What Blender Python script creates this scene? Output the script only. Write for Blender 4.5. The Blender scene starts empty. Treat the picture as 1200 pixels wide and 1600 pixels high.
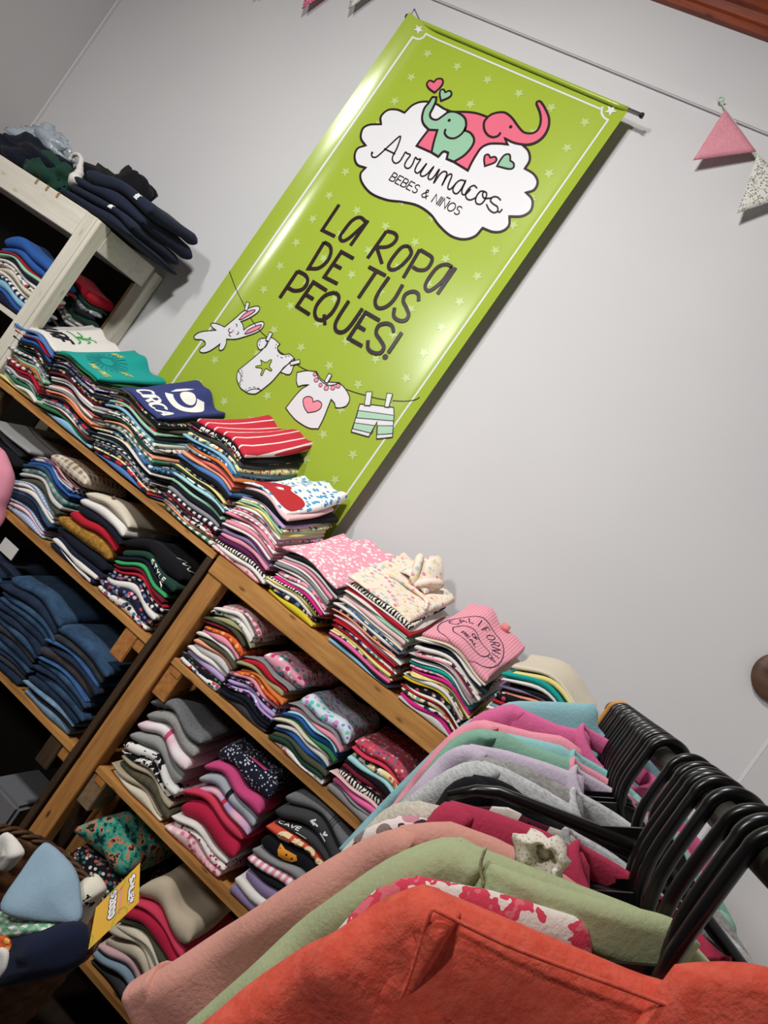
import bpy, bmesh, math, random
from math import sin, cos, pi, sqrt, radians
from mathutils import Vector, Matrix
from mathutils.geometry import tessellate_polygon
SC = bpy.context.scene
COL = SC.collection
# ------------------------------------------------------------------ camera
TH, PITCH, ROLL, FPX = radians(19.6), math.atan(15/1200), radians(35), 1200.0
EYE = Vector((0, 0, 1.62))
R0 = Vector((cos(TH), sin(TH), 0))
FW = Vector((-sin(TH)*cos(PITCH), cos(TH)*cos(PITCH), -sin(PITCH)))
UP0 = R0.cross(FW)
RX = cos(ROLL)*R0 + sin(ROLL)*UP0
UY = -sin(ROLL)*R0 + cos(ROLL)*UP0
cam = bpy.data.cameras.new('camera')
cam.sensor_fit = 'VERTICAL'; cam.sensor_height = 36; cam.lens = 36*FPX/1600
cam.clip_start = 0.02
co = bpy.data.objects.new('camera', cam); COL.objects.link(co)
m = Matrix((RX, UY, -FW)).transposed().to_4x4(); m.translation = EYE
co.matrix_world = m
SC.camera = co
# ------------------------------------------------------------------ light and exposure
SC.view_settings.view_transform = 'Standard'; SC.view_settings.look = 'None'
SC.view_settings.exposure = -0.08; SC.view_settings.gamma = 1; SC.view_settings.use_curve_mapping = False
wd = bpy.data.worlds.new('room_air'); SC.world = wd; wd.use_nodes = True
wd.node_tree.nodes['Background'].inputs[0].default_value = (0.9, 0.95, 1, 1)
wd.node_tree.nodes['Background'].inputs[1].default_value = 0.05
def area(name, loc, target, sx, sy, power, col, rot=0):
    l = bpy.data.lights.new(name, 'AREA'); l.shape = 'RECTANGLE'; l.size = sx; l.size_y = sy
    l.energy = power; l.color = col
    o = bpy.data.objects.new(name, l); COL.objects.link(o); o.location = loc
    o.rotation_euler = (Vector(target)-Vector(loc)).to_track_quat('-Z', 'Y').to_euler()
    return o
key = area('ceiling_spot_light', (-1.25, 0.35, 3.3), (-0.95, 2.0, 1.2), 0.22, 0.22, 29, (1.0, 0.985, 0.965))
key.data.spread = radians(128)
lamp2 = area('far_ceiling_light', (-2.15, -1.3, 2.85), (-0.45, 2.2, 1.75), 0.10, 0.4, 22, (1.0, 0.99, 0.98))
lamp2.data.spread = radians(120)
# ------------------------------------------------------------------ helpers
def ray(px, py): return RX*(px-600) - UY*(py-800) + FW*FPX
def at(px, py, y):
    r = ray(px, py); return EYE + r*(y/r.y)
def lin(h):
    v = [int(h[i:i+2], 16)/255 for i in (0, 2, 4)]
    return tuple([(c/12.92 if c <= .04045 else ((c+.055)/1.055)**2.4) for c in v]) + (1,)
def tag(o, label=None, cat=None, group=None, kind=None):
    if label:
        assert 4 <= len(label.split()) <= 16, label
        o['label'] = label
    if cat: o['category'] = cat
    if group: o['group'] = group
    if kind: o['kind'] = kind
    return o
def obj(name, vs, fs, mat, parent=None, loc=(0, 0, 0), smooth=True):
    me = bpy.data.meshes.new(name); me.from_pydata([tuple(v) for v in vs], [], fs); me.validate(); me.update()
    if smooth:
        for p in me.polygons: p.use_smooth = True
    if mat: me.materials.append(M(mat) if isinstance(mat, str) else mat)
    o = bpy.data.objects.new(name, me); COL.objects.link(o); o.location = loc
    if parent: o.parent = parent
    return o
def empty(name, loc):
    o = bpy.data.objects.new(name, None); COL.objects.link(o); o.location = loc; o.empty_display_size = .02
    return o
def boxes(bl, bev=0):
    bm = bmesh.new()
    for (x0, x1, y0, y1, z0, z1) in bl:
        r = bmesh.ops.create_cube(bm, size=1)
        for v in r['verts']:
            v.co = Vector(((x0+x1)/2+v.co.x*(x1-x0), (y0+y1)/2+v.co.y*(y1-y0), (z0+z1)/2+v.co.z*(z1-z0)))
    if bev: bmesh.ops.bevel(bm, geom=bm.edges[:], offset=bev, segments=2, affect='EDGES')
    vs = [v.co.copy() for v in bm.verts]; fs = [[v.index for v in f.verts] for f in bm.faces]
    bm.verts.index_update(); fs = [[v.index for v in f.verts] for f in bm.faces]
    bm.free(); return vs, fs
def box(name, b, mat, parent=None, bev=.0015, origin=None):
    o = origin or ((b[0]+b[1])/2, (b[2]+b[3])/2, b[4])
    vs, fs = boxes([b], bev); vs = [v-Vector(o) for v in vs]
    if parent is not None:
        o2 = Vector(o)-parent.location
        return obj(name, vs, fs, mat, parent, o2, False)
    return obj(name, vs, fs, mat, None, o, False)
def tube(path, rad, n=10, closed=False, cap=True):
    P = [Vector(p) for p in path]; L = len(P); vs = []; fs = []
    R = rad if isinstance(rad, (list, tuple)) else [rad]*L
    prev = None
    for i, p in enumerate(P):
        a = P[(i-1) % L] if (closed or i > 0) else p
        b = P[(i+1) % L] if (closed or i < L-1) else p
        t = (b-a).normalized()
        if prev is None:
            up = Vector((0, 0, 1)) if abs(t.z) < .9 else Vector((1, 0, 0))
            nx = t.cross(up).normalized()
        else:
            nx = (prev - t*prev.dot(t)).normalized()
        prev = nx; ny = t.cross(nx)
        for k in range(n):
            an = 2*pi*k/n; vs.append(p + nx*cos(an)*R[i] + ny*sin(an)*R[i])
    for i in range(L if closed else L-1):
        for k in range(n):
            a = i*n+k; b = i*n+(k+1) % n; c = ((i+1) % L)*n+(k+1) % n; d = ((i+1) % L)*n+k
            fs.append([a, b, c, d])
    if cap and not closed:
        fs.append(list(range(n))[::-1]); fs.append([(L-1)*n+k for k in range(n)])
    return vs, fs
def merge(*parts):
    vs = []; fs = []
    for v, f in parts:
        o = len(vs); vs += v; fs += [[i+o for i in q] for q in f]
    return vs, fs
def cr(pts, n=6, closed=False):
    """Catmull-Rom through 2D/3D points"""
    P = [Vector(p) for p in pts]; L = len(P); out = []
    if L < 3 and not closed: return P
    for i in range(L if closed else L-1):
        p0 = P[(i-1) % L] if closed or i > 0 else P[0]*2-P[1]
        p1 = P[i]; p2 = P[(i+1) % L]
        p3 = P[(i+2) % L] if closed or i+2 < L else P[-1]*2-P[-2]
        for k in range(n):
            t = k/n
            out.append(.5*((2*p1) + (p2-p0)*t + (2*p0-5*p1+4*p2-p3)*t*t + (3*p1-p0-3*p2+p3)*t**3))
    if not closed: out.append(P[-1])
    return out
def edges(n, r):
    """params 0..1 clustered at both ends, and the round-over factor for each"""
    a = [0, .06*r, .3*r, r*.7, r]; m_ = [r+(1-2*r)*i/n for i in range(1, n)]
    us = a+m_+[1-x for x in a[::-1]]
    return us, [sqrt(max(0, 1-(1-min(1, min(u, 1-u)/r))**2)) for u in us]
def pillow(f, U, V):
    """f(u,v,h): closed soft slab; h in -1..1 shrinks to 0 at the border"""
    us, eu = U; vs_, ev = V; nu = len(us); nv = len(vs_)
    verts = []; top = {}; bot = {}; faces = []
    for i in range(nu):
        for j in range(nv):
            e = min(eu[i], ev[j])*(.6+.4*max(eu[i], ev[j]))
            top[i, j] = len(verts); verts.append(f(us[i], vs_[j], e))
            if i in (0, nu-1) or j in (0, nv-1): bot[i, j] = top[i, j]
            else:
                bot[i, j] = len(verts); verts.append(f(us[i], vs_[j], -e))
    for i in range(nu-1):
        for j in range(nv-1):
            faces.append([top[i, j], top[i+1, j], top[i+1, j+1], top[i, j+1]])
            q = [bot[i, j], bot[i, j+1], bot[i+1, j+1], bot[i+1, j]]
            faces.append(q)
    faces = [g for g in faces if len(set(g)) == 4]
    return verts, faces
# ------------------------------------------------------------------ materials
def nn(nt, t, **kw):
    n = nt.nodes.new(t)
    for k, v in kw.items():
        if k[0] == 'i': n.inputs[int(k[1:])].default_value = v
        else: setattr(n, k, v)
    return n
MATS = {}
def base_mat(name, rough=.9, spec=.3):
    mt = bpy.data.materials.new(name); mt.use_nodes = True; nt = mt.node_tree
    b = nt.nodes['Principled BSDF']; b.inputs['Roughness'].default_value = rough
    b.inputs['Specular IOR Level'].default_value = spec
    return mt, nt, b
def mixc(nt, fac, a, b):
    n = nt.nodes.new('ShaderNodeMix'); n.data_type = 'RGBA'
    for s, v in ((0, fac), (6, a), (7, b)):
        if hasattr(v, 'links'): nt.links.new(v, n.inputs[s])
        else: n.inputs[s].default_value = v
    return n.outputs[2]
def mth(nt, op, a, b=None):
    n = nt.nodes.new('ShaderNodeMath'); n.operation = op
    for s, v in ((0, a), (1, b)):
        if v is None: continue
        if hasattr(v, 'links'): nt.links.new(v, n.inputs[s])
        else: n.inputs[s].default_value = v
    return n.outputs[0]
def noise(nt, vec, scale, detail=3, rough=.5):
    n = nn(nt, 'ShaderNodeTexNoise'); n.inputs['Scale'].default_value = scale
    n.inputs['Detail'].default_value = detail; n.inputs['Roughness'].default_value = rough
    nt.links.new(vec, n.inputs['Vector']); return n.outputs['Fac']
def ramp(nt, fac, stops, const=False):
    n = nt.nodes.new('ShaderNodeValToRGB'); nt.links.new(fac, n.inputs[0])
    el = n.color_ramp.elements
    if const: n.color_ramp.interpolation = 'CONSTANT'
    while len(el) < len(stops): el.new(1)
    for e, (p, c) in zip(el, stops): e.position = p; e.color = c
    return n.outputs[0]
def stretch(nt, vec, s):
    n = nt.nodes.new('ShaderNodeMapping'); n.inputs['Scale'].default_value = s
    nt.links.new(vec, n.inputs[0]); return n.outputs[0]
def fabric(name, pat, cols, sc=1.0, bump=.35):
    mt, nt, b = base_mat(name, .92, .15)
    tc = nt.nodes.new('ShaderNodeTexCoord').outputs['Object']
    C = [lin(c) for c in cols]
    xyz = nt.nodes.new('ShaderNodeSeparateXYZ'); nt.links.new(tc, xyz.inputs[0])
    def band(axis, per, duty, wob=.004):
        w = mth(nt, 'MULTIPLY', noise(nt, tc, 9, 1), wob)
        v = mth(nt, 'ADD', xyz.outputs[axis], w)
        return mth(nt, 'LESS_THAN', mth(nt, 'FRACT', mth(nt, 'DIVIDE', v, per)), duty)
    if pat == 'plain':
        c = mixc(nt, noise(nt, tc, 220, 3), C[0], tuple([x*.84 for x in C[0][:3]])+(1,))
    elif pat == 'heather':
        c = ramp(nt, noise(nt, stretch(nt, tc, (1, 1, 3)), 160*sc, 6, .8), [(.38, C[0]), (.6, C[1])])
    elif pat == 'sx': c = mixc(nt, band(0, .03/sc, .5), C[0], C[1])
    elif pat == 'sxt': c = mixc(nt, band(0, .03/sc, .14), C[0], C[1])
    elif pat == 'sy': c = mixc(nt, band(1, .03/sc, .5), C[0], C[1])
    elif pat == 'dots' or pat == 'stars':
        v = nn(nt, 'ShaderNodeTexVoronoi'); v.inputs['Scale'].default_value = 60*sc; nt.links.new(tc, v.inputs['Vector'])
        c = mixc(nt, mth(nt, 'LESS_THAN', v.outputs['Distance'], .3), C[0], C[1])
    elif pat in ('print', 'floral'):
        v = nn(nt, 'ShaderNodeTexVoronoi'); v.inputs['Scale'].default_value = 75*sc
        v.inputs['Randomness'].default_value = 1; nt.links.new(tc, v.inputs['Vector'])
        s = nt.nodes.new('ShaderNodeSeparateColor'); nt.links.new(v.outputs['Color'], s.inputs[0])
        k = len(C)-1
        pc = ramp(nt, s.outputs[0], [(i/k, C[i+1]) for i in range(k)], True)
        on = mth(nt, 'LESS_THAN', v.outputs['Distance'], .42 if pat == 'floral' else .5)
        if pat == 'print': on = mth(nt, 'MULTIPLY', on, mth(nt, 'GREATER_THAN', noise(nt, tc, 40*sc, 1), .42))
        c = mixc(nt, on, C[0], pc)
    elif pat == 'blobs':
        w = noise(nt, tc, 28*sc, 3, .6); k = len(C)
        c = ramp(nt, w, [(0 if i == 0 else .32+.36*i/k, C[i]) for i in range(k)], True)
    elif pat == 'tie':
        w = noise(nt, tc, 14*sc, 2); k = len(C)
        c = ramp(nt, w, [(.3+.4*i/max(1, k-1), C[i]) for i in range(k)])
    elif pat == 'plaid':
        a = band(0, .022/sc, .5, .001); d = band(1, .022/sc, .5, .001); z = band(2, .03/sc, .5, .001)
        c = mixc(nt, mth(nt, 'MULTIPLY', a, .6), C[0], C[1]); c = mixc(nt, mth(nt, 'MULTIPLY', mth(nt, 'ABSOLUTE', mth(nt, 'SUBTRACT', d, z)), .65), c, C[2])
    elif pat == 'zebra':
        w = nn(nt, 'ShaderNodeTexWave'); w.inputs['Scale'].default_value = 34*sc; w.inputs['Distortion'].default_value = 6
        w.inputs['Detail Scale'].default_value = 1.5; nt.links.new(tc, w.inputs['Vector'])
        c = mixc(nt, mth(nt, 'GREATER_THAN', w.outputs['Fac'], .5), C[0], C[1])
    elif pat == 'denim':
        c = ramp(nt, noise(nt, tc, 25, 5, .7), [(.3, C[0]), (.7, C[1])])
    elif pat == 'band':
        a = mth(nt, 'LESS_THAN', mth(nt, 'ABSOLUTE', xyz.outputs[0]), .006*sc)
        c0 = ramp(nt, noise(nt, tc, 14, 2), [(.35, C[0]), (.62, C[1])])
        c = mixc(nt, a, c0, C[2])
    elif pat == 'fuzz':
        c = ramp(nt, noise(nt, tc, 90, 4, .7), [(.35, C[0]), (.65, C[1])])
    nt.links.new(c, b.inputs['Base Color'])
    bp = nt.nodes.new('ShaderNodeBump'); bp.inputs['Strength'].default_value = bump; bp.inputs['Distance'].default_value = .002
    fine = noise(nt, tc, 330 if pat != 'fuzz' else 150, 3, .6)
    soft = noise(nt, tc, 22, 2, .5)
    nt.links.new(mth(nt, 'ADD', fine, mth(nt, 'MULTIPLY', soft, 3.0)), bp.inputs['Height'])
    nt.links.new(bp.outputs[0], b.inputs['Normal'])
    b.inputs['Sheen Weight'].default_value = .06
    return mt
FAB = {  # code: (words, pattern, colours, scale)
 'wh': ('white', 'plain', ['e9e5df']), 'cr': ('cream', 'plain', ['ddd3bd']), 'bk': ('black', 'plain', ['15151a']),
 'nv': ('navy', 'plain', ['1b2138']), 'dn': ('dark navy', 'plain', ['161a27']), 'bl': ('blue', 'plain', ['2f5fa8']), 'sb': ('sky blue', 'plain', ['8fc0dc']),
 'mb': ('mid blue', 'plain', ['5580bd']), 'rd': ('red', 'plain', ['b81f30']), 'mr': ('maroon', 'plain', ['6d1a2c']), 'gy': ('grey', 'plain', ['8d8d8e']),
 'lg': ('light grey', 'heather', ['b5b3b1', 'cfcdc9']), 'dg': ('charcoal', 'plain', ['3f4043']), 'hg': ('heather grey', 'heather', ['7c7b79', 'a3a19d']),
 'gn': ('green', 'plain', ['2c7a4c']), 'bg': ('bright green', 'plain', ['3ba463']), 'mg': ('mint green', 'plain', ['9fd0b4']), 'tl': ('teal', 'plain', ['1ea39a']),
 'dt': ('dark green', 'plain', ['1f4034']), 'ol': ('olive', 'plain', ['4c4f3c']), 'kh': ('khaki', 'plain', ['a29f74']), 'og': ('orange', 'plain', ['dd7a3a']),
 'pc': ('peach', 'plain', ['f0a283']), 'co': ('coral', 'plain', ['e9736a']), 'pk': ('pink', 'plain', ['e796aa']), 'hp': ('hot pink', 'plain', ['d92a86']),
 'fp': ('bubblegum pink', 'plain', ['f06da8']), 'lp': ('pale pink', 'plain', ['efc6c8']), 'll': ('lilac', 'plain', ['b9a2cf']), 'pu': ('plum', 'plain', ['5e2452']),
 'ye': ('yellow', 'plain', ['e8dd8e']), 'by': ('bright yellow', 'plain', ['dcc832']), 'mu': ('mustard', 'fuzz', ['7d561c', 'b98a3e']), 'br': ('brown', 'plain', ['7d5a3c']),
 'sl': ('salmon red', 'plain', ['d4405c']), 'cm': ('crimson', 'plain', ['b92344']), 'bw': ('beige', 'plain', ['b3a58c']), 'pu2': ('dusty purple', 'plain', ['8a7aa0']),
 'aq': ('pale aqua', 'plain', ['a9dbdf']),
 'wn': ('white and navy striped', 'sx', ['e4e1dc', '23283f'], 1.4), 'wr': ('white and red striped', 'sx', ['e4e1dc', 'b02838'], 1.2),
 'gs': ('grey and white striped', 'sx', ['8f9293', 'dcdbd6'], 1.6), 'gst': ('green and white striped', 'sx', ['4b8a6c', 'dcdccf'], 1.2),
 'rn': ('red and navy striped', 'sx', ['c0273a', '1d2238'], .6), 'ps': ('pink and white striped', 'sx', ['e88fa5', 'f1e5e2'], 1.7),
 'zb': ('zebra striped', 'zebra', ['ece6da', '1c1a1c']), 'fl': ('white floral', 'floral', ['e9e2da', 'd98fa0', '8fae8a', 'c9788b', 'b8c2d8']),
 'pf': ('pink floral', 'floral', ['ecc0c4', 'd87a92', 'f3e6df', 'b7566f', 'e8a2ae']), 'nf': ('navy floral', 'floral', ['20233c', 'd6a7b4', 'e9e3da', '6d7fae', 'b04a62']),
 'bf': ('black floral', 'floral', ['17171b', 'c65a7d', 'd6cdc2', '4d7a68', '8d4560']), 'mp': ('multicoloured print', 'print', ['dcd7cf', 'd64a5a', '3a76b0', 'e3c04b', '3c9a7a', '2b2b3a']),
 'dp': ('dark print', 'print', ['20222b', 'd6d3cc', '7b8a95', 'b43a44', 'd0b060']), 'wp': ('white print', 'print', ['e7e3dc', '2b2b33', '8b9196', 'c0444f', '3d6fa3']),
 'gp': ('grey print', 'print', ['8c9294', '2a2c33', 'd8d6d0', '4d6f86']), 'yp': ('yellow print', 'print', ['e6dba0', 'd8685a', '6aa58f', 'f1ece0', '33415c']),
 'pp': ('pink print', 'print', ['eba4b6', 'f4ece6', 'c93a6c', '7b5a86', '5aa3a8']), 'bp': ('blue print', 'print', ['3f73a8', 'dce2e4', '1d2b4a', '7fb2c9']),
 'cp': ('camouflage', 'blobs', ['2f3a2c', '5b6244', '8d8a63', '2b2620']), 'np': ('navy print', 'print', ['1d2236', 'dedbd4', 'b43a4c', '6287ad', 'c9b45d']),
 'vp': ('lilac print', 'print', ['b493cf', 'ece2ef', '5d3d83', '8ccbd0']), 'ct': ('cat patterned', 'print', ['e6dcd6', '3b3338', 'c98c9a', '8d7b76']),
 'op': ('orange leaf print', 'floral', ['d8622e', 'efb25d', 'b23c25', 'e9893f']), 'gsc': ('pastel scallop print', 'floral', ['cfdbe6', 'd98cc0', '8e74c8', '58b8c8', '69c8a8', 'c88ad0'], .9),
 'bs': ('blue and white striped', 'sxt', ['9fb4d6', 'eceae6'], 3), 'pbb': ('blue plaid', 'plaid', ['3d5b94', '1e2b4e', 'dfe3ea']), 'prr': ('red plaid', 'plaid', ['7c2336', '1f2438', 'd9cdc8']),
 'pbk': ('black and cream plaid', 'plaid', ['c9b79c', '2a2428', 'e9dfce']), 'pgg': ('green gingham', 'plaid', ['e4e8e0', '3c9c6a', '3c9c6a'], 1.3), 'ptl': ('teal plaid', 'plaid', ['5a9a98', 'c9a58a', '2c4b55']),
 'j1': ('mid blue', 'denim', ['22374f', '3b5876']), 'j2': ('dark blue', 'denim', ['141e30', '26354d']), 'j3': ('pale blue', 'denim', ['54718c', '7d9ab2']),
 'j4': ('grey black', 'denim', ['24262b', '3a3c41']), 'j5': ('blue', 'denim', ['2a4a78', '43699a']), 'j6': ('brownish grey', 'denim', ['2e2a2d', '454044']),
 'tdp': ('white and pink tie-dyed', 'band', ['ece5e4', 'e6c3cd', 'c8507a'], 1), 'tdb': ('pink and lilac tie-dyed', 'band', ['e9b0bf', 'b49ac4', 'c23252'], .9),
 'gpb': ('grey and pink', 'band', ['9fa6ae', 'a8aeb6', '241d24'], 1), 'ndt': ('navy with white dots', 'dots', ['191c2c', 'c9cbd4'], 2.0),
 'bwp': ('black and white patterned', 'blobs', ['121214', '141416', 'e6e2dc', '121214']), 'wbp': ('white with black patches', 'blobs', ['e9e6e2', 'e9e6e2', 'e6e3de', '17171c']),
 'scr': ('olive with cream swirls', 'zebra', ['4f4b3d', '56523f'], .35), 'trp': ('teal tropical print', 'blobs', ['17302f', '2f8272', '4aa08c', 'c9805c', '1c2b2c'], 1.6),
 'bfl': ('black floral', 'floral', ['14151c', 'cfcac4', '3b6a66', 'a8544c']), 'cow': ('cow print', 'blobs', ['e2dccb', 'e2dccb', 'e2dccb', '1b1a18'], 1.1),
 'flr': ('white with red flowers', 'floral', ['e8e0db', 'b43a50', 'ddb0b4', 'e8e0db', '9b3048'], 1.5), 'rpk': ('red print', 'floral', ['c64a5c', 'e6c8c6', '8c3450', '5d6e8c', 'd96a72'], 1.3),
 'tdl': ('tie-dyed pastel', 'tie', ['8ec9d6', 'eec2d2', 'f0e6c0', 'c9b3e0']), 'hdp': ('white with blue shapes', 'floral', ['ece9e6', '4a9ac4', '3c86b8', 'ece9e6', '4a9ac4'], .9),
 'crf': ('cream floral', 'floral', ['ecdfcf', 'e9c6b8', 'e7d69c', 'b9c7c0', 'd98f98'], .9), 'crs': ('red with white pinstripes', 'sxt', ['c32c3e', 'efe2e0'], .95),
 'pst': ('pink and dark pink pinstriped', 'sxt', ['eba3b0', 'c45a76'], 4), 'ppt': ('pink with white flecks', 'print', ['e8a0b2', 'f5e8e6', 'e8a0b2', 'f5e8e6'], 1.2),
 'gry': ('grey', 'plain', ['9a9c9a']), 'dcg': ('mid grey', 'heather', ['5d5e60', '77787a']),
 'coral': ('coral fleece', 'fuzz', ['da5440', 'e66854']), 'sage': ('sage green', 'plain', ['b4bd92']), 'dpink': ('dusty pink', 'plain', ['dd9f90']),
 'crms': ('crimson pink', 'plain', ['b93a56']), 'hcr': ('oatmeal', 'heather', ['b7ae9c', 'd5cebf']), 'hgr': ('light heather grey', 'heather', ['a8aaab', 'cfd0cf']),
 'lil': ('pale lilac', 'plain', ['cdbfd0']), 'mnt': ('dusty mint green', 'plain', ['87b39d']), 'aqu': ('aqua', 'plain', ['93c6c6']), 'hpk': ('rose pink', 'plain', ['dc6c9c']),
 'bpk': ('soft pink', 'plain', ['f09cab']), 'dsk': ('dusty sky blue', 'plain', ['8fbcc2']), 'rfl': ('white with red roses', 'blobs', ['ece3da', 'e9e0d6', 'd8465c', 'e0707c', '9aa05c'], 1.5),
 'iv': ('indigo', 'plain', ['39407a']), 'hpk2': ('deep pink', 'plain', ['cc4a80']), 'orr': ('orange red', 'plain', ['d8573f']), 'dnv': ('navy', 'plain', ['20273a']), 'dkg': ('blackish green', 'plain', ['17251f']),
 'lace': ('cream lace', 'dots', ['e8dfd0', 'b8aa90'], 7), 'bbl': ('pale blue', 'plain', ['94aec0']), 'mwp': ('cream and maroon', 'sx', ['d9d0c4', '5a1c30'], .7), 'lbw': ('light beige', 'plain', ['c3b49c']),
}
def M(key):
    if key in MATS: return MATS[key]
    if key in FAB:
        f = FAB[key]; mt = fabric(f[0].replace(' ', '_')+'_fabric', f[1], f[2], f[3] if len(f) > 3 else 1.0, .8 if f[1] == 'fuzz' else .35)
    else: mt = SPEC[key]()
    MATS[key] = mt; return mt
def flat(name, hexc, rough=.6, spec=.4, metal=0, var=0):
    def mk():
        mt, nt, b = base_mat(name, rough, spec); b.inputs['Metallic'].default_value = metal
        tc = nt.nodes.new('ShaderNodeTexCoord').outputs['Object']
        c = lin(hexc); nt.links.new(mixc(nt, noise(nt, tc, 12, 4), tuple([x*(1-var) for x in c[:3]])+(1,), tuple([min(1, x*(1+var)) for x in c[:3]])+(1,)), b.inputs['Base Color'])
        return mt
    return mk
def wood(name, a, bcol, knot, rough=.6, axis=0, gl=.3):
    def mk():
        mt, nt, b = base_mat(name, rough, gl)
        tc = nt.nodes.new('ShaderNodeTexCoord').outputs['Object']
        s = [38, 38, 38]; s[axis] = 3.5
        g = noise(nt, stretch(nt, tc, tuple(s)), 1.6, 5, .62)
        c = ramp(nt, g, [(.3, lin(a)), (.7, lin(bcol))])
        v = nn(nt, 'ShaderNodeTexVoronoi'); v.inputs['Scale'].default_value = 1
        s2 = [26, 26, 26]; s2[axis] = 9
        nt.links.new(stretch(nt, tc, tuple(s2)), v.inputs['Vector'])
        k = ramp(nt, v.outputs['Distance'], [(.05, (1, 1, 1, 1)), (.16, (0, 0, 0, 1))])
        c = mixc(nt, k, c, lin(knot))
        st = noise(nt, stretch(nt, tc, tuple([x*.25 for x in s])), 2.2, 3)
        c = mixc(nt, ramp(nt, st, [(.55, (0, 0, 0, 1)), (.75, (.6, .6, .6, 1))]), c, lin(knot))
        nt.links.new(c, b.inputs['Base Color'])
        bp = nt.nodes.new('ShaderNodeBump'); bp.inputs['Strength'].default_value = .25; bp.inputs['Distance'].default_value = .001
        nt.links.new(g, bp.inputs['Height']); nt.links.new(bp.outputs[0], b.inputs['Normal'])
        return mt
    return mk
def wall_mat():
    mt, nt, b = base_mat('painted_plaster', .75, .3)
    tc = nt.nodes.new('ShaderNodeTexCoord').outputs['Object']
    nt.links.new(ramp(nt, noise(nt, tc, 1.3, 4), [(.3, lin('c6c6c7')), (.7, lin('cecdcd'))]), b.inputs['Base Color'])
    bp = nt.nodes.new('ShaderNodeBump'); bp.inputs['Strength'].default_value = .12; bp.inputs['Distance'].default_value = .004
    nt.links.new(noise(nt, tc, 9, 5), bp.inputs['Height']); nt.links.new(bp.outputs[0], b.inputs['Normal'])
    return mt
def banner_mat(name, c1, c2=None):
    def mk():
        mt, nt, b = base_mat(name, .2, .45)
        tc = nt.nodes.new('ShaderNodeTexCoord').outputs['Object']
        nt.links.new(mixc(nt, noise(nt, tc, 3, 2), lin(c1), lin(c2 or c1)), b.inputs['Base Color'])
        bp = nt.nodes.new('ShaderNodeBump'); bp.inputs['Strength'].default_value = .2; bp.inputs['Distance'].default_value = .004
        nt.links.new(noise(nt, stretch(nt, tc, (1, 1, .35)), 5, 1), bp.inputs['Height']); nt.links.new(bp.outputs[0], b.inputs['Normal'])
        return mt
    return mk
SPEC = {
 'wall': wall_mat,
 'pine_x': wood('pine_plank', 'a06c36', 'cb9655', '5a3519'), 'pine_z': wood('pine_post', '996636', 'c08a4c', '4d2c14', axis=2),
 'pine_y': wood('pine_block', '93602f', 'bd7f45', '5a3016', axis=1), 'dark_z': wood('dark_stained_post', '33261b', '4c3a29', '1c140e', axis=2),
 'grey_block': wood('weathered_block', '6d5842', '8d7558', '4a3a2a', axis=1), 'white_wood': wood('whitewashed_wood', 'd6d0c0', 'e6e1d3', 'c3b9a2'),
 'white_wood_z': wood('whitewashed_post', 'd2ccbb', 'e4dfd0', 'bfb49c', axis=2), 'raw_edge': flat('raw_wood_edge', 'a9855d', .8, .2, 0, .1),
 'beam': wood('red_varnished_wood', '6b2a14', '96441f', '3a140a', .35, 0, .5), 'floor': wood('dark_floor_boards', '1f1712', '30241b', '120d0a', .6, 1),
 'back': flat('dark_shade_board', '1c1815', .85, .1, 0, .1), 'skirt': flat('skirting_paint', 'd6d6d6', .6),  # back: near-black colour standing in for shade inside the shelves
 'green': banner_mat('lime_vinyl', '9aaf38', '9eb33c'), 'star': banner_mat('pale_star_ink', 'b2c67c'), 'bwhite': banner_mat('white_ink', 'dcdcde'),
 'ink': banner_mat('dark_brown_ink', '2e2024'), 'bpink': banner_mat('pink_ink', 'dc6a80'), 'lpink': banner_mat('light_pink_ink', 'ea8f9f'), 'bmint': banner_mat('mint_ink', '8fbb9c'), 'smint': banner_mat('pale_mint_ink', 'a9cdb4'),
 'steel': flat('grey_steel', '8d8f92', .35, .5, .8), 'hanger': flat('black_hanger_plastic', '0c0c0d', .28, .5), 'rail': flat('dark_metal_rail', '2b2724', .35, .5, .6, .3),
 'rackblk': flat('black_painted_steel', '141414', .4, .5, 0), 'wick': wood('dark_wicker', '3a2415', '5f3f26', '1e120a', .6, 0), 'card': flat('yellow_card', 'd9a521', .5, .4, 0, .03),
 'pr_w': flat('white_print', 'efece8', .7), 'pr_k': flat('black_print', '1b1a20', .7), 'pr_y': flat('yellow_print', 'd5d46b', .7), 'pr_g': flat('green_print', '3fa24d', .7), 'pr_t': flat('dark_teal_print', '137f85', .7),
 'pr_r': flat('red_print', 'b5202c', .7), 'pr_o': flat('cream_print', 'e8cfa4', .7), 'pr_or': flat('orange_print', 'ec9a2c', .7), 'pr_nv': flat('navy_print', '2a2747', .7), 'pr_lg': flat('lime_print', '9aae2c', .6), 'pr_pk': flat('pink_print', 'e48a86', .7),
 'plaque': wood('dark_round_wood', '4a3327', '6b4e3e', '2c1c14', .5, 0), 'string': flat('pale_green_string', 'b9cbb9', .9), 'paper': flat('white_paper', 'c9c6c2', .8), 'bag': flat('clear_plastic', 'a9b4bd', .2, .6),
 'hang_w': flat('orange_hanger_wood', 'c98a3a', .4), 'button': flat('brown_button', '6b5c4a', .4), 'knit': flat('white_knit', 'd9d6cf', .95), 'greybox': flat('grey_plastic', '6a6c70', .6),
 'pen_p': lambda: fabric('pink_dotted_cotton', 'dots', ['d28a97', 'e2b3ba'], 6), 'pen_r': lambda: fabric('rose_dotted_cotton', 'dots', ['cf5f7d', 'edd6da'], 2.2),
 'pen_w': lambda: fabric('white_floral_cotton', 'floral', ['d9d8cf', '6a7078', '9aa57c', '8d6f78', 'd9d8cf'], 2.4),
}
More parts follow.
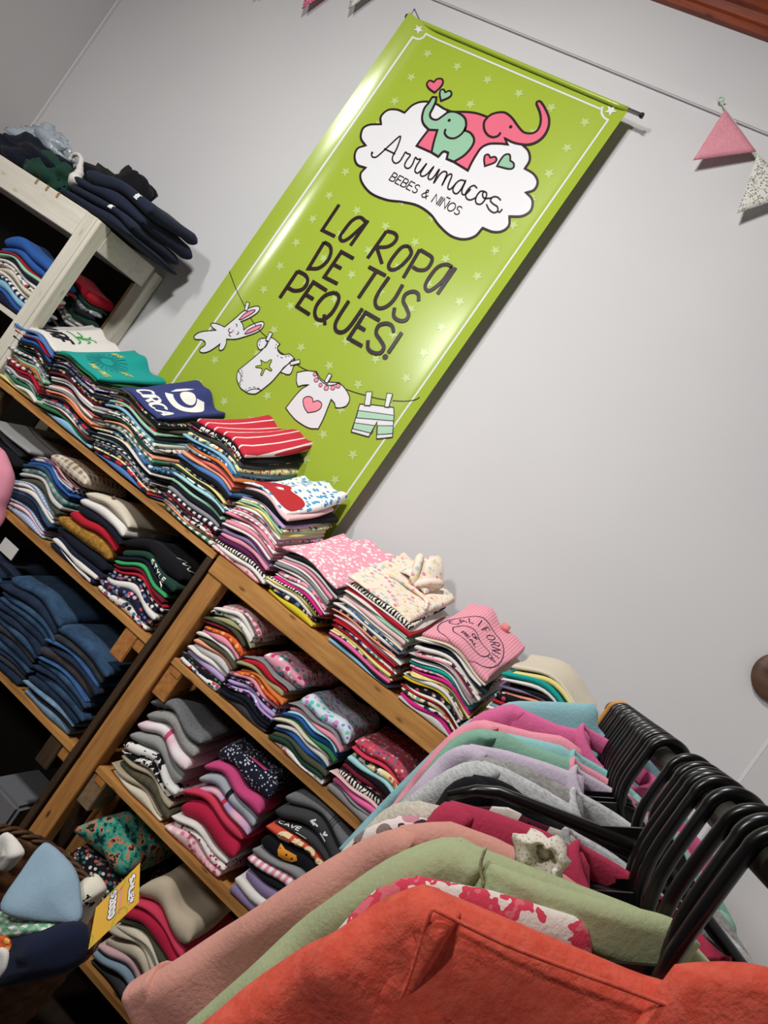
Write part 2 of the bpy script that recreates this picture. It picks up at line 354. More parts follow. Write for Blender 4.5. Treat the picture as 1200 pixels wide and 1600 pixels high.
# ------------------------------------------------------------------ room
WL, WR, WB, WF, CZ = -2.93, 0.412, 2.2, -3.0, 3.62
def plane(name, vs, mat):
    c = sum((Vector(v) for v in vs), Vector())/4
    return tag(obj(name, [Vector(v)-c for v in vs], [[0, 1, 2, 3]], mat, None, c, False), kind='structure')
def slab(name, b, mat):
    return tag(box(name, b, mat, None, 0), kind='structure')
slab('wall_back', (WL-.1, WR+.1, WB, WB+.1, 0, CZ), 'wall')
slab('wall_left', (WL-.1, WL, WF, WB, 0, CZ), 'wall')
slab('wall_right', (WR, WR+.1, WF, WB, 0, CZ), 'wall')
slab('wall_front', (WL-.1, WR+.1, WF-.1, WF, 0, CZ), 'wall')
slab('floor', (WL-.1, WR+.1, WF-.1, WB+.1, -.1, 0), 'floor')
slab('ceiling', (WL-.1, WR+.1, WF-.1, WB+.1, CZ, CZ+.1), 'beam')
slab('baseboard_back', (WL, WR, WB-.015, WB, 0, .09), 'skirt')
# stepped wooden cornice under the ceiling, along the back wall
prof = [(0, 3.375), (.02, 3.375), (.022, 3.395), (.03, 3.40), (.034, 3.425), (.046, 3.43), (.05, 3.47), (.075, 3.50), (.085, 3.55), (.12, 3.56), (.125, CZ), (0, CZ)]
vs = [Vector((x, WB-y, z)) for x in (WL, WR) for y, z in prof]; n = len(prof)
fs = [[i, (i+1) % n, n+(i+1) % n, n+i] for i in range(n)]+[list(range(n))[::-1], [n+i for i in range(n)]]
tag(obj('trim_1', [v-Vector((-1.2, 2.2, 3.4)) for v in vs], fs, 'beam', None, (-1.2, 2.2, 3.4), False), kind='structure')
# white painted cable duct low relief strip
vs_, fs_ = boxes([(WL, WR, WB-.012, WB, 3.114, 3.15)], .003)
tag(obj('trim_2', [v-Vector((-1.2, 2.2, 3.13)) for v in vs_], fs_, 'wall', None, (-1.2, 2.2, 3.13), False), kind='structure')
# corner caulk beads
for i, (x, s) in enumerate(((WL, 1), (WR, -1))):
    vs_, fs_ = boxes([(min(x, x+s*.01), max(x, x+s*.01), WB-.01, WB, .09, CZ)], .001)
    tag(obj('trim_%d' % (3+i), [v-Vector((x, WB, 1)) for v in vs_], fs_, 'skirt', None, (x, WB, 1), False), kind='structure')
# ------------------------------------------------------------------ banner
BL, BR, BT, BB = -1.684, -.858, 2.989, 1.255
def by(x):
    """banner surface: flat in the middle, both long edges curling forward"""
    s = 0
    if x < BL+.13: s = ((BL+.13-x)/.13)**2.2*.036
    if x > BR-.05: s = ((x-(BR-.05))/.05)**2*.008
    return 2.147-s
ban = empty('hanging_banner', (-1.286, 2.17, BB)); BO = ban.location.copy()
tag(ban, 'tall lime green vinyl banner hanging on the wall with elephants and dark lettering', 'banner')
NX, NZ = 60, 30; vs = []; fs = []
for k in range(2):
    for j in range(NZ+1):
        for i in range(NX+1):
            x = BL+(BR-BL)*i/NX; z = BB+(BT-BB)*j/NZ
            vs.append(Vector((x, by(x)+.0025*sin(z*5+x*3)*0+k*.0008, z))-BO)
L = (NX+1)*(NZ+1)
for k in range(2):
    for j in range(NZ):
        for i in range(NX):
            q = [k*L+j*(NX+1)+i, k*L+j*(NX+1)+i+1, k*L+(j+1)*(NX+1)+i+1, k*L+(j+1)*(NX+1)+i]
            fs.append(q if k == 0 else q[::-1])
obj('vinyl_sheet', vs, fs, 'green', ban)
rv, rf = tube([(BL-.022, 2.141, BT+.001), (BR+.045, 2.141, BT+.001)], .0062, 14)
obj('hanging_rod', [v-BO for v in rv], rf, 'steel', ban)
rv, rf = tube([(BL+.001+(BR-BL-.002)*k/20, 2.141, BT+.001) for k in range(21)], .0076, 16)
obj('rod_sleeve', [v-BO for v in rv], rf, 'green', ban)
for x in (BL-.020, BR+.045):
    rv, rf = tube([(x-.004, 2.141, BT+.001), (x+.004, 2.141, BT+.001)], .0085, 14)
    obj('rod_end_cap', [v-BO for v in rv], rf, 'rackblk', ban)
rv, rf = tube([(BL-.01, 2.138, BT+.004), (BL-.008, 2.133, BT+.03), (BL-.004, 2.19, BT+.035)], .0022, 8)
obj('wire_hook', [v-BO for v in rv], rf, 'steel', ban)
def C(ox, oy, sc):
    def f(x, y):
        p = at(ox+x/sc, oy+y/sc, 2.145); return (p.x, p.z)
    return f
cA = C(540, 20, 2.5); cE = C(640, 110, 5); cS = C(580, 180, 5); cT = C(420, 310, 3.75); cB = C(290, 460, 6.316); cD = C(430, 560, 5.714); cP = C(0, 0, 1)
def mp(c, pts): return [c(*p) for p in pts]
def segs(c, lists, n=6, closed=False):
    out = []
    for l in lists:
        q = [Vector(p) for p in mp(c, l)]
        q = cr(q, n) if len(q) > 2 else q
        out += q[(1 if out and (out[-1]-q[0]).length < 1e-6 else 0):]
    return out
def ribbon(pts, w, dy, closed=False, yf=by, cap=True):
    P = []
    for p in pts:
        if not P or (Vector(p)-P[-1]).length > 1e-5: P.append(Vector(p))
    if closed and (P[0]-P[-1]).length < 1e-5: P.pop()
    # split long runs so the ribbon follows the curved sheet
    Q = []
    L = len(P)
    for i in range(L if closed else L-1):
        a, b = P[i], P[(i+1) % L]; k = max(1, int(abs(b.x-a.x)/.02))
        for j in range(k): Q.append(a.lerp(b, j/k))
    if not closed: Q.append(P[-1])
    P = Q; L = len(P); vs = []; fs = []
    for i, p in enumerate(P):
        a = P[i-1] if (closed or i > 0) else p; b = P[(i+1) % L] if (closed or i < L-1) else p
        d1 = (p-a).normalized() if a is not p else (b-p).normalized(); d2 = (b-p).normalized() if b is not p else d1
        t = (d1+d2); t = t.normalized() if t.length > 1e-6 else d2
        nrm = Vector((-t.y, t.x)); c = max(.45, nrm.dot(Vector((-d2.y, d2.x))))
        for s in (-.5, .5):
            q = p+nrm*(s*w/c); vs.append(Vector((q.x, yf(q.x)-dy, q.y)))
    for i in range(L if closed else L-1):
        j = (i+1) % L; fs.append([2*i, 2*i+1, 2*j+1, 2*j])
    if cap and not closed:
        for p in (P[0], P[-1]):
            o = len(vs)
            for k in range(12):
                q = p+Vector((cos(pi*k/6), sin(pi*k/6)))*w*.5; vs.append(Vector((q.x, yf(q.x)-dy*1.02, q.y)))
            fs.append([o+k for k in range(12)])
    return vs, fs
def fill(pts, dy, yf=by):
    P = [Vector(p) for p in pts]
    if (P[0]-P[-1]).length < 1e-5: P.pop()
    tr = tessellate_polygon([[Vector((p.x, p.y, 0)) for p in P]])
    x0, x1 = min(p.x for p in P), max(p.x for p in P)
    cuts = [c for c in [BL+.13-.0125*k for k in range(11)]+[BR-.05+.0125*k for k in range(5)] if x0+.001 < c < x1-.001]
    if not cuts: return [Vector((p.x, yf(p.x)-dy, p.y)) for p in P], [list(t) for t in tr]
    bm = bmesh.new(); vv = [bm.verts.new((p.x, 0, p.y)) for p in P]
    for t in tr:
        try: bm.faces.new([vv[i] for i in t])
        except ValueError: pass
    for c in cuts:
        bmesh.ops.bisect_plane(bm, geom=bm.verts[:]+bm.edges[:]+bm.faces[:], plane_co=(c, 0, 0), plane_no=(1, 0, 0))
    bm.verts.index_update(); vs = [Vector((v.co.x, yf(v.co.x)-dy, v.co.z)) for v in bm.verts]; fs = [[v.index for v in f.verts] for f in bm.faces]
    bm.free(); return vs, fs
def disc(c, r, dy, n=18): return fill([(c[0]+r*cos(2*pi*k/n), c[1]+r*sin(2*pi*k/n)) for k in range(n)], dy)
def art(name, mat, *parts, parent=None):
    v, f = merge(*parts); pr = parent or ban
    return obj(name, [q-BO for q in v], f, mat, pr, (0, 0, 0), False)
D1, D2, D3, D4, D5, D6 = .0008, .0016, .0022, .0028, .0034, .0040
def star(cx, cz, r, dy, rot=0, n=5, ir=.42):
    return fill([(cx+(r if k % 2 == 0 else r*ir)*sin(pi*k/n+rot), cz+(r if k % 2 == 0 else r*ir)*cos(pi*k/n+rot)) for k in range(2*n)], dy)
st = []
for i in range(6):
    for j in range(18):
        if 2.907-.0944*j > BB+.02: st.append(star(-1.558+.1208*i, 2.907-.0944*j, .0185, D1, .15+.1*sin(i*3+j*5)))
art('pale_star_pattern', 'star', *st)['kind'] = 'stuff'
# white keyline with notched corners
a = cA(265, 105); b = cA(315, 85); c = cA(1003, 362); d = cA(1025, 418)
line = segs(cA, [[(265, 105), (285, 108), (303, 100), (315, 85)]])
line = [Vector((a[0], 1.26)), Vector((a[0], a[1]))]+line[1:-1]+[Vector(b), Vector((c[0], b[1]))]
line += segs(cA, [[(1003, 368), (1000, 390), (1010, 408), (1025, 418)]])+[Vector((d[0], 1.26))]
art('white_border_line', 'bwhite', ribbon(line, .0058, D1), star(*cA(288, 75), .016, D2, .2), star(*cA(1036, 381), .019, D2, .2))
# cloud
cloud = segs(cA, [[(230, 390), (262, 360), (300, 347), (345, 352), (385, 375)], [(385, 375), (450, 400), (560, 440), (640, 490), (690, 515)],
 [(690, 515), (714, 540), (719, 575), (700, 608)], [(700, 608), (735, 630), (750, 660), (737, 690), (705, 702)], [(705, 702), (729, 730), (724, 770), (690, 793), (640, 795)],
 [(640, 795), (638, 830), (612, 852), (575, 855), (535, 840)], [(535, 840), (505, 872), (460, 884), (410, 870), (365, 830), (330, 785), (280, 752), (220, 738), (160, 730), (100, 705), (65, 665), (58, 630), (78, 605)],
 [(78, 605), (45, 592), (35, 560), (47, 530), (78, 518)], [(78, 518), (60, 490), (68, 455), (95, 438), (138, 435)], [(138, 435), (138, 405), (165, 380), (200, 378), (230, 390)]])
LG = art('white_cloud', 'bwhite', fill(cloud, D2))
W1 = .0075
lines = [ribbon(cloud, W1, .0019, True)]
legp = segs(cE, [[(150, 462), (90, 540), (55, 590)], [(55, 590), (172, 642)], [(172, 642), (190, 560), (218, 468)]])
bigp = segs(cE, [[(300, 325), (430, 325), (520, 335), (610, 365)], [(610, 365), (645, 342), (700, 328), (750, 333), (800, 372), (850, 440), (890, 482), (940, 493), (985, 480), (1015, 440), (1025, 380), (1015, 320), (992, 262), (1002, 243), (1025, 247), (1060, 300), (1088, 370), (1085, 440), (1050, 510), (990, 560), (920, 580), (850, 574), (800, 560), (745, 532)],
 [(745, 532), (765, 578)], [(765, 578), (700, 572), (620, 575), (560, 605), (520, 660), (485, 720), (455, 782)], [(455, 782), (345, 715)], [(345, 715), (440, 560), (400, 420), (300, 325)]])
grn = segs(cE, [[(180, 210), (210, 212)], [(210, 212), (203, 250), (180, 300), (160, 342), (170, 375), (210, 388), (250, 365), (300, 330), (350, 325), (400, 345), (435, 380), (442, 430), (430, 470)],
 [(430, 470), (475, 490), (502, 530), (500, 570), (470, 620), (420, 670), (345, 715)], [(345, 715), (290, 692)], [(290, 692), (302, 645)], [(302, 645), (265, 635), (225, 675)], [(225, 675), (172, 642)],
 [(172, 642), (190, 560), (218, 468)], [(218, 468), (150, 465)], [(150, 465), (110, 420), (98, 370), (115, 300), (150, 255), (168, 225), (180, 210)]])
art('pink_elephant', 'bpink', fill(bigp, D3), fill(legp, D3), parent=LG); art('mint_elephant', 'bmint', fill(grn, D4+.0003), parent=LG)
lines += [ribbon(bigp, W1, D4, True), ribbon(legp, W1, D4, True), ribbon(grn, W1, D5, True),
 ribbon(segs(cE, [[(610, 365), (583, 405), (583, 460), (610, 505), (650, 523), (690, 513), (708, 492)]]), W1, D5), ribbon(segs(cE, [[(280, 465), (275, 495), (300, 525), (345, 533), (390, 512), (425, 475), (440, 440)]]), W1, D5),
 disc(cE(790, 442), .0055, D5), disc(cE(310, 392), .0055, D5)]
hearts_p = [[[(195, 173), (150, 140), (135, 105), (158, 80), (190, 92)], [(190, 92), (215, 68), (252, 68), (260, 98), (235, 138), (195, 173)]],
            [[(588, 748), (582, 700), (590, 665), (615, 658), (632, 683)], [(632, 683), (663, 675), (680, 695), (660, 722), (588, 748)]]]
hearts_g = [[[(245, 238), (236, 190), (242, 155), (265, 150), (280, 172)], [(280, 172), (312, 160), (328, 182), (308, 210), (245, 238)]],
            [[(683, 748), (710, 700), (745, 660), (782, 660), (787, 706)], [(787, 706), (812, 725), (812, 758), (775, 770), (683, 748)]]]
for h in hearts_p: art('pink_heart', 'bpink', fill(segs(cE, h), D3), parent=LG)
for h in hearts_g: art('mint_heart', 'bmint', fill(segs(cE, h), D3), parent=LG)
lines += [ribbon(segs(cE, h), .006, D4, True) for h in hearts_p+hearts_g]
art('logo_outlines', 'ink', *lines, parent=LG)
W2 = .0048
scr = [[(8, 290), (3, 305), (10, 325), (38, 328), (80, 295), (150, 230), (228, 165), (205, 250), (170, 320), (168, 355), (190, 376), (222, 362), (250, 320), (268, 290), (282, 300), (306, 312), (280, 350), (262, 388), (272, 412), (300, 412), (325, 380), (345, 332), (362, 345), (386, 346), (358, 390), (342, 432), (355, 452), (380, 442), (432, 380)],
 [(432, 380), (400, 430), (385, 462), (400, 478), (435, 462), (487, 405), (455, 460), (445, 490), (462, 503), (490, 482), (532, 425), (490, 528), (535, 465), (568, 440), (592, 452), (580, 490), (555, 545), (590, 482), (618, 460), (630, 475), (605, 540), (600, 572), (615, 580), (640, 560), (665, 530)],
 [(738, 515), (700, 508), (665, 530), (640, 572), (645, 605), (672, 612), (705, 575), (738, 515), (712, 575), (710, 612), (728, 622), (755, 602), (775, 580)],
 [(825, 568), (802, 550), (768, 568), (740, 610), (745, 650), (778, 662), (822, 642)], [(882, 595), (850, 598), (818, 645), (822, 688), (858, 694), (892, 655), (902, 612), (882, 598), (870, 622), (882, 648), (915, 650), (945, 645)],
 [(1010, 662), (985, 640), (950, 640), (932, 668), (955, 695), (985, 715), (988, 748), (958, 762), (922, 738), (902, 700)], [(986, 748), (1002, 758), (1022, 738)], [(105, 264), (185, 302)]]
art('script_name', 'ink', *[ribbon(segs(cS, [s], 8), W2, D5) for s in scr], disc(cS(8, 295), .004, D5), parent=LG)
# stroke font -----------------------------------------------------------
def arc(cx, cy, rx, ry, a0, a1, n=12): return [(cx+rx*cos(radians(a0+(a1-a0)*k/n)), cy+ry*sin(radians(a0+(a1-a0)*k/n))) for k in range(n+1)]
GL = {
 'A': (.66, [[(0, 0), (.33, 1), (.66, 0)], [(.12, .35), (.54, .35)]]), 'B': (.56, [[(0, 0), (0, 1)], [(0, 1), (.28, 1)]+arc(.28, .76, .22, .24, 90, -90)+[(0, .52)], [(.28, .52)]+arc(.3, .26, .25, .26, 90, -90)+[(0, 0)]]),
 'C': (.62, [arc(.34, .5, .34, .5, 45, 315, 18)]), 'D': (.62, [[(0, 0), (0, 1), (.2, 1)]+arc(.2, .5, .4, .5, 90, -90)+[(0, 0)]]), 'E': (.5, [[(.48, 1), (0, 1), (0, 0), (.48, 0)], [(0, .52), (.42, .52)]]),
 'F': (.48, [[(.48, 1), (0, 1), (0, 0)], [(0, .52), (.4, .52)]]), 'G': (.68, [arc(.34, .5, .34, .5, 45, 340, 18)+[(.66, .45), (.4, .45)]]), 'H': (.6, [[(0, 0), (0, 1)], [(.6, 0), (.6, 1)], [(0, .5), (.6, .5)]]),
 'I': (.05, [[(.02, 0), (.02, 1)]]), 'L': (.46, [[(0, 1), (0, 0), (.45, 0)]]), 'N': (.6, [[(0, 0), (0, 1), (.6, 0), (.6, 1)]]), 'O': (.7, [arc(.35, .5, .35, .5, 0, 360, 22)]), 'R': (.56, [[(0, 0), (0, 1), (.3, 1)]+arc(.3, .75, .24, .25, 90, -90)+[(0, .5)], [(.26, .5), (.56, 0)]]),
 'S': (.5, [arc(.26, .76, .23, .24, 40, 270, 12)+arc(.25, .26, .25, .26, 90, -140, 12)]), 'T': (.56, [[(0, 1), (.56, 1)], [(.28, 1), (.28, 0)]]), 'U': (.58, [[(0, 1)]+arc(.29, .3, .29, .3, 180, 360)+[(.58, 1)]]), 'V': (.6, [[(0, 1), (.3, 0), (.6, 1)]]),
 'Y': (.56, [[(0, 1), (.28, .5), (.56, 1)], [(.28, .5), (.28, 0)]]), '&': (.66, [[(.64, 0), (.18, .72), (.2, .95), (.36, .98), (.42, .78), (.08, .42), (.02, .18), (.18, 0), (.4, .05), (.62, .42)]]),
 '$': (.5, [arc(.26, .72, .22, .2, 40, 270, 12)+arc(.25, .3, .24, .22, 90, -140, 12), [(.25, -.08), (.25, 1.06)]]), '2': (.5, [arc(.25, .74, .23, .26, 160, -30, 10)+[(0, 0), (.5, 0)]]), '0': (.52, [arc(.26, .5, .26, .5, 0, 360, 20)]), ' ': (.3, []), '!': (.1, [[(.05, 1), (.05, .35)], [(.05, .06), (.05, 0)]]),
}
GL['M'] = (.7, [[(0, 0), (.05, 1), (.35, .3), (.65, 1), (.7, 0)]])
GL['Ñ'] = (.6, GL['N'][1]+[[(.12, 1.2), (.22, 1.28), (.36, 1.2), (.48, 1.28)]])
def text2d(s, width=None, h=1, gap=.16):
    """list of strokes in 2D, baseline at 0, starting at x=0"""
    x = 0; out = []
    for ch in s:
        w, st_ = GL[ch]
        for q in st_: out.append([(x+p[0], p[1]) for p in q])
        x += w+gap
    tot = x-gap; k = (width/tot if width else h)
    return [[(p[0]*k, p[1]*h) for p in q] for q in out], (width or tot*h)
p0 = cS(140, 505); p1 = cS(690, 762); hh = cS(178, 448)[1]-p0[1]
t2, _ = text2d('BEBES & NIÑOS', p1[0]-p0[0], hh)
art('small_lettering', 'ink', *[ribbon([(p0[0]+x, p0[1]+y) for x, y in q], .0032, D5) for q in t2], parent=LG)
big = [[[(412, 35), (312, 185)], [(312, 185), (388, 222)]], [[(572, 140), (535, 110), (490, 127), (445, 180), (417, 225), (430, 248), (465, 235), (520, 188), (572, 140)]], [[(582, 128), (478, 275)]], [[(690, 190), (578, 350)]], [[(690, 190), (735, 203), (750, 228), (730, 262), (690, 283), (632, 285)]], [[(632, 285), (663, 382)]],
 [[(820, 278), (780, 285), (732, 338), (702, 390), (714, 416), (752, 410), (800, 370), (835, 320), (820, 278)]], [[(885, 298), (788, 465)]], [[(885, 300), (920, 320), (955, 345), (950, 380), (920, 415), (875, 418), (842, 400)]], [[(1075, 402), (1040, 386), (990, 402), (945, 455), (917, 510), (930, 540), (965, 528), (1020, 480), (1075, 402)]], [[(1095, 405), (988, 560)]],
 [[(325, 255), (232, 410)], [(232, 410), (290, 408), (340, 370), (364, 318), (358, 278), (325, 255)]], [[(497, 352), (425, 312)], [(425, 312), (325, 460)], [(325, 460), (403, 500)]], [[(378, 385), (425, 410)]], [[(585, 400), (685, 452)]], [[(632, 425), (525, 583)]],
 [[(705, 460), (650, 540), (625, 592), (628, 628), (650, 643), (690, 632), (735, 590), (785, 505)]], [[(878, 600), (875, 560), (845, 545), (803, 560), (788, 600), (806, 640), (820, 680), (802, 712), (765, 715), (733, 690), (737, 640)]],
 [[(170, 425), (65, 582)]], [[(170, 425), (215, 450), (228, 487), (200, 530), (150, 540), (110, 520)]], [[(340, 540), (262, 490)], [(262, 490), (165, 632)], [(165, 632), (240, 680)]], [[(212, 560), (262, 590)]],
 [[(388, 550), (332, 568), (285, 620), (270, 670), (285, 708), (322, 708), (370, 670), (405, 610), (410, 572), (388, 550)]], [[(325, 680), (330, 740)]], [[(470, 600), (412, 690), (390, 740), (397, 775), (432, 783), (475, 750), (550, 645)]],
 [[(650, 715), (568, 668)], [(568, 668), (468, 820)], [(468, 820), (548, 865)]], [[(520, 745), (565, 772)]], [[(733, 785), (722, 747), (690, 732), (645, 745), (630, 790), (655, 830), (675, 870), (655, 903), (617, 905), (583, 880), (582, 832)]], [[(780, 785), (700, 905)]]]
art('slogan_lettering', 'ink', *[ribbon(segs(cT, s), .0118, D2+.0001*i, cap=False) for i, s in enumerate(big)], disc(cT(682, 928), .0095, D2))
# washing line artwork
th = .0024
rope = [segs(cP, [[(366, 432), (372, 455), (384, 482)]]), segs(cB, [[(635, 225), (680, 290), (740, 365), (800, 420)]]), segs(cB, [[(915, 545), (940, 572), (975, 592)]]), segs(cB, [[(1105, 695), (1150, 725), (1210, 752)]]), segs(cD, [[(635, 275), (720, 305), (805, 328)]]), segs(cD, [[(865, 345), (920, 358), (985, 368)]]), segs(cD, [[(1050, 376), (1150, 380), (1240, 372), (1290, 350)]])]
bun = segs(cB, [[(390, 325), (430, 290), (500, 230), (560, 175), (640, 130), (705, 115), (731, 128), (722, 165), (680, 202), (610, 242), (545, 268)], [(545, 268), (566, 298), (575, 352)], [(575, 352), (620, 315), (700, 280), (752, 267), (775, 285), (760, 330), (700, 375), (600, 412), (500, 440), (405, 442)],
 [(405, 442), (402, 480), (380, 532), (350, 552), (330, 538), (342, 488)], [(342, 488), (300, 522), (240, 562), (190, 580), (155, 575), (160, 545), (202, 510), (206, 480), (180, 462), (130, 465), (118, 445), (150, 410), (200, 385), (290, 365), (312, 362)], [(312, 362), (278, 335), (272, 310), (300, 298), (350, 308), (390, 325)]])
ears = [segs(cB, [[(530, 247), (580, 195), (640, 160), (687, 155), (665, 182), (600, 222), (548, 250), (530, 247)]]), segs(cB, [[(585, 387), (620, 350), (690, 315), (745, 300), (738, 327), (680, 362), (605, 388), (585, 387)]])]
peg = [mp(cB, q) for q in ([(605, 78), (635, 88), (610, 165), (585, 155)], [(832, 372), (862, 385), (822, 465), (793, 452)], [(1033, 672), (1040, 703), (1133, 680), (1125, 643)])]+[mp(cD, q) for q in ([(480, 135), (508, 150), (468, 222), (440, 208)], [(815, 300), (867, 300), (850, 422), (798, 420)], [(1000, 312), (1050, 318), (1015, 438), (978, 432)])]
sl1 = segs(cB, [[(810, 430), (745, 436), (715, 460), (708, 500), (722, 535), (737, 548)], [(737, 548), (790, 520), (815, 470), (810, 430)]]); sl2 = segs(cB, [[(1010, 690), (1060, 640), (1078, 645)], [(1078, 645), (1062, 720), (1038, 780), (1000, 790), (935, 765)], [(935, 765), (970, 720), (1010, 690)]])
one = segs(cB, [[(812, 432), (862, 432), (932, 490)], [(932, 490), (908, 520), (915, 562), (950, 592), (1000, 593), (1020, 585)], [(1020, 585), (1055, 610), (1080, 642)], [(1080, 642), (1010, 690), (940, 760), (850, 862), (750, 945)], [(750, 945), (690, 980), (630, 978), (600, 965)], [(600, 965), (550, 930), (522, 885)], [(522, 885), (508, 840), (508, 790), (522, 748)], [(522, 748), (600, 685), (690, 610), (760, 545), (800, 490), (812, 432)]])
gst = segs(cB, [[(742, 648), (792, 672), (838, 645), (850, 658), (828, 710), (852, 745), (838, 757), (790, 735), (758, 797), (742, 790), (755, 735), (697, 722), (700, 708), (750, 695), (742, 648)]])
tee = segs(cD, [[(195, 125), (280, 110), (370, 118)], [(370, 118), (400, 172), (440, 203), (500, 212), (570, 215)], [(570, 215), (620, 262), (660, 330), (662, 380), (632, 425), (580, 441), (538, 438)], [(538, 438), (530, 400), (500, 365)], [(500, 365), (470, 440), (430, 540), (385, 628)], [(385, 628), (300, 620), (200, 562), (140, 502), (95, 442)], [(95, 442), (170, 345), (235, 275), (300, 235)], [(300, 235), (250, 238), (205, 252)], [(205, 252), (190, 200), (195, 125)]])
hrt = segs(cD, [[(290, 485), (258, 430), (252, 365), (290, 340), (330, 352), (340, 390)], [(340, 390), (380, 377), (415, 402), (405, 445), (360, 473), (290, 485)]])
shorts = mp(cD, [(755, 408), (880, 415), (1058, 438), (1062, 500), (1050, 705), (905, 718), (910, 565), (835, 700), (678, 655), (720, 530)])
grs = [mp(cD, q) for q in ([(742, 465), (1059, 508), (1057, 558), (724, 530)], [(708, 575), (890, 600), (862, 668), (692, 628)], [(914, 600), (1055, 602), (1052, 672), (910, 680)])]
CLD = art('white_clothes_drawing', 'bwhite', fill(bun, D2), fill(one, D3), fill(sl1, D2), fill(sl2, D2), fill(tee, D2), fill(shorts, D2), *[fill(p, D6) for p in peg])
art('pink_details', 'lpink', *[fill(e, D3) for e in ears], fill(hrt, D3), disc(cB(468, 358), .004, D3), *[disc(cD(x, y), r/5.714/570, D3) for x, y, r in ((355, 142, 20), (367, 192, 24), (405, 238, 20), (457, 264, 26), (515, 262, 24), (562, 245, 24))], parent=CLD)
art('green_star', 'green', fill(gst, D4), parent=CLD); art('mint_stripes', 'smint', *[fill(g, D3) for g in grs], parent=CLD)
ol = [ribbon(r, th, D2) for r in rope]+[ribbon(q, th*1.1, D4+.0002, True) for q in (bun, one, sl1, sl2, tee, shorts, gst, hrt, *ears)]+[ribbon(p, th, D6+.0004, True) for p in peg]+[ribbon(g, th*.8, D4, True) for g in grs]
for q in ([(500, 293), (510, 304), (504, 318)], [(520, 368), (525, 382), (506, 395)], [(440, 335), (425, 355), (436, 375), (460, 374)], [(436, 380), (430, 400), (447, 414)], [(520, 750), (546, 795), (545, 850), (524, 888)], [(600, 962), (650, 938), (705, 934), (748, 945)], [(790, 455), (812, 468)], [(1080, 652), (1090, 690)]):
    ol.append(ribbon(segs(cB, [q]), th, D4+.0003))
ol.append(ribbon(segs(cD, [[(370, 118), (385, 170), (430, 218), (480, 240), (530, 234), (572, 215)]]), th, D4))
for x, y, r in ((355, 142, 20), (367, 192, 24), (405, 238, 20), (457, 264, 26), (515, 262, 24), (562, 245, 24)):
    cc = cD(x, y); rr = r/5.714/570; ol.append(ribbon([(cc[0]+rr*cos(k*pi/8), cc[1]+rr*sin(k*pi/8)) for k in range(16)], th*.7, D4, True))
for q in [((552+i*8-abs(i)*0, 745+i*24), (556+i*7, 757+i*24)) for i in range(2)]+[((560, 795), (562, 815)), ((562, 840), (558, 860)), ((545, 882), (540, 895)), ((590, 945), (602, 937)), ((625, 925), (645, 920)), ((668, 915), (690, 917)), ((710, 922), (728, 930)), ((740, 460), (733, 470)), ((728, 490), (732, 503)), ((900, 487), (893, 503)), ((888, 520), (888, 535)), ((905, 602), (915, 610)), ((940, 622), (958, 627)), ((985, 618), (1000, 610)), ((1015, 605), (1025, 612))]:
    ol.append(ribbon(mp(cB, q), th*.8, D4+.0003))
art('drawing_outlines', 'ink', *ol, parent=CLD)
# ------------------------------------------------------------------ bunting
def pennant(a, b, tip, mat, label, th_=.004):
    o = (Vector(a)+Vector(b))/2; N = 10; vs = []; fs = []
    A, B, T = Vector(a), Vector(b), Vector(tip)
    idx = {}
    for s, dy in ((0, -th_), (1, 0)):
        for i in range(N+1):
            for j in range(N+1-i):
                p = A+(B-A)*(i/N)+(T-A)*(j/N)
                p.y += dy-.004*sin(i*1.1+j*.8)*min(i, j, N-i-j)/3
                idx[s, i, j] = len(vs); vs.append(p-o)
    for s in (0, 1):
        for i in range(N):
            for j in range(N-i):
                f = [idx[s, i, j], idx[s, i+1, j], idx[s, i, j+1]]; fs.append(f if s == 0 else f[::-1])
                if j < N-i-1:
                    f = [idx[s, i+1, j], idx[s, i+1, j+1], idx[s, i, j+1]]; fs.append(f if s == 0 else f[::-1])
    bd = [(i, 0) for i in range(N)]+[(N-j, j) for j in range(N)]+[(0, N-i) for i in range(N)]
    for k in range(len(bd)):
        a_, b_ = bd[k], bd[(k+1) % len(bd)]
        fs.append([idx[0, a_[0], a_[1]], idx[1, a_[0], a_[1]], idx[1, b_[0], b_[1]], idx[0, b_[0], b_[1]]])
    return tag(obj('bunting_pennant', vs, fs, mat, None, o), label, 'pennant', 'bunting pennants along the top of the wall')
pennant((-.623, 2.172, 3.12), (-.477, 2.172, 3.041), (-.612, 2.165, 2.942), 'pen_p', 'pink cotton bunting pennant hanging right of the green banner')
pennant((-.469, 2.172, 3.033), (-.31, 2.172, 2.985), (-.418, 2.165, 2.852), 'pen_w', 'white floral bunting pennant beside the right-hand pink one')
pennant((-2.42, 2.172, 3.04), (-2.25, 2.172, 3.05), (-2.334, 2.165, 2.862), 'pen_w', 'pennant tip at the top edge, leftmost of the three above the wall corner')
pennant((-2.19, 2.172, 3.06), (-2.02, 2.172, 3.085), (-2.112, 2.165, 2.884), 'pen_r', 'rose dotted pennant tip, middle of the three at the top edge')
pennant((-2.01, 2.172, 3.09), (-1.86, 2.172, 3.14), (-1.944, 2.165, 2.95), 'pen_w', 'whitish pennant tip nearest the banner rod at the top edge')
sv, sf = tube(cr([(-.65, 2.176, 3.147), (-.632, 2.172, 3.128), (-.55, 2.172, 3.082), (-.47, 2.172, 3.036), (-.39, 2.172, 3.01), (-.3, 2.172, 2.985), (-.1, 2.172, 2.98), (.3, 2.172, 3.08)], 4), .0022, 8)
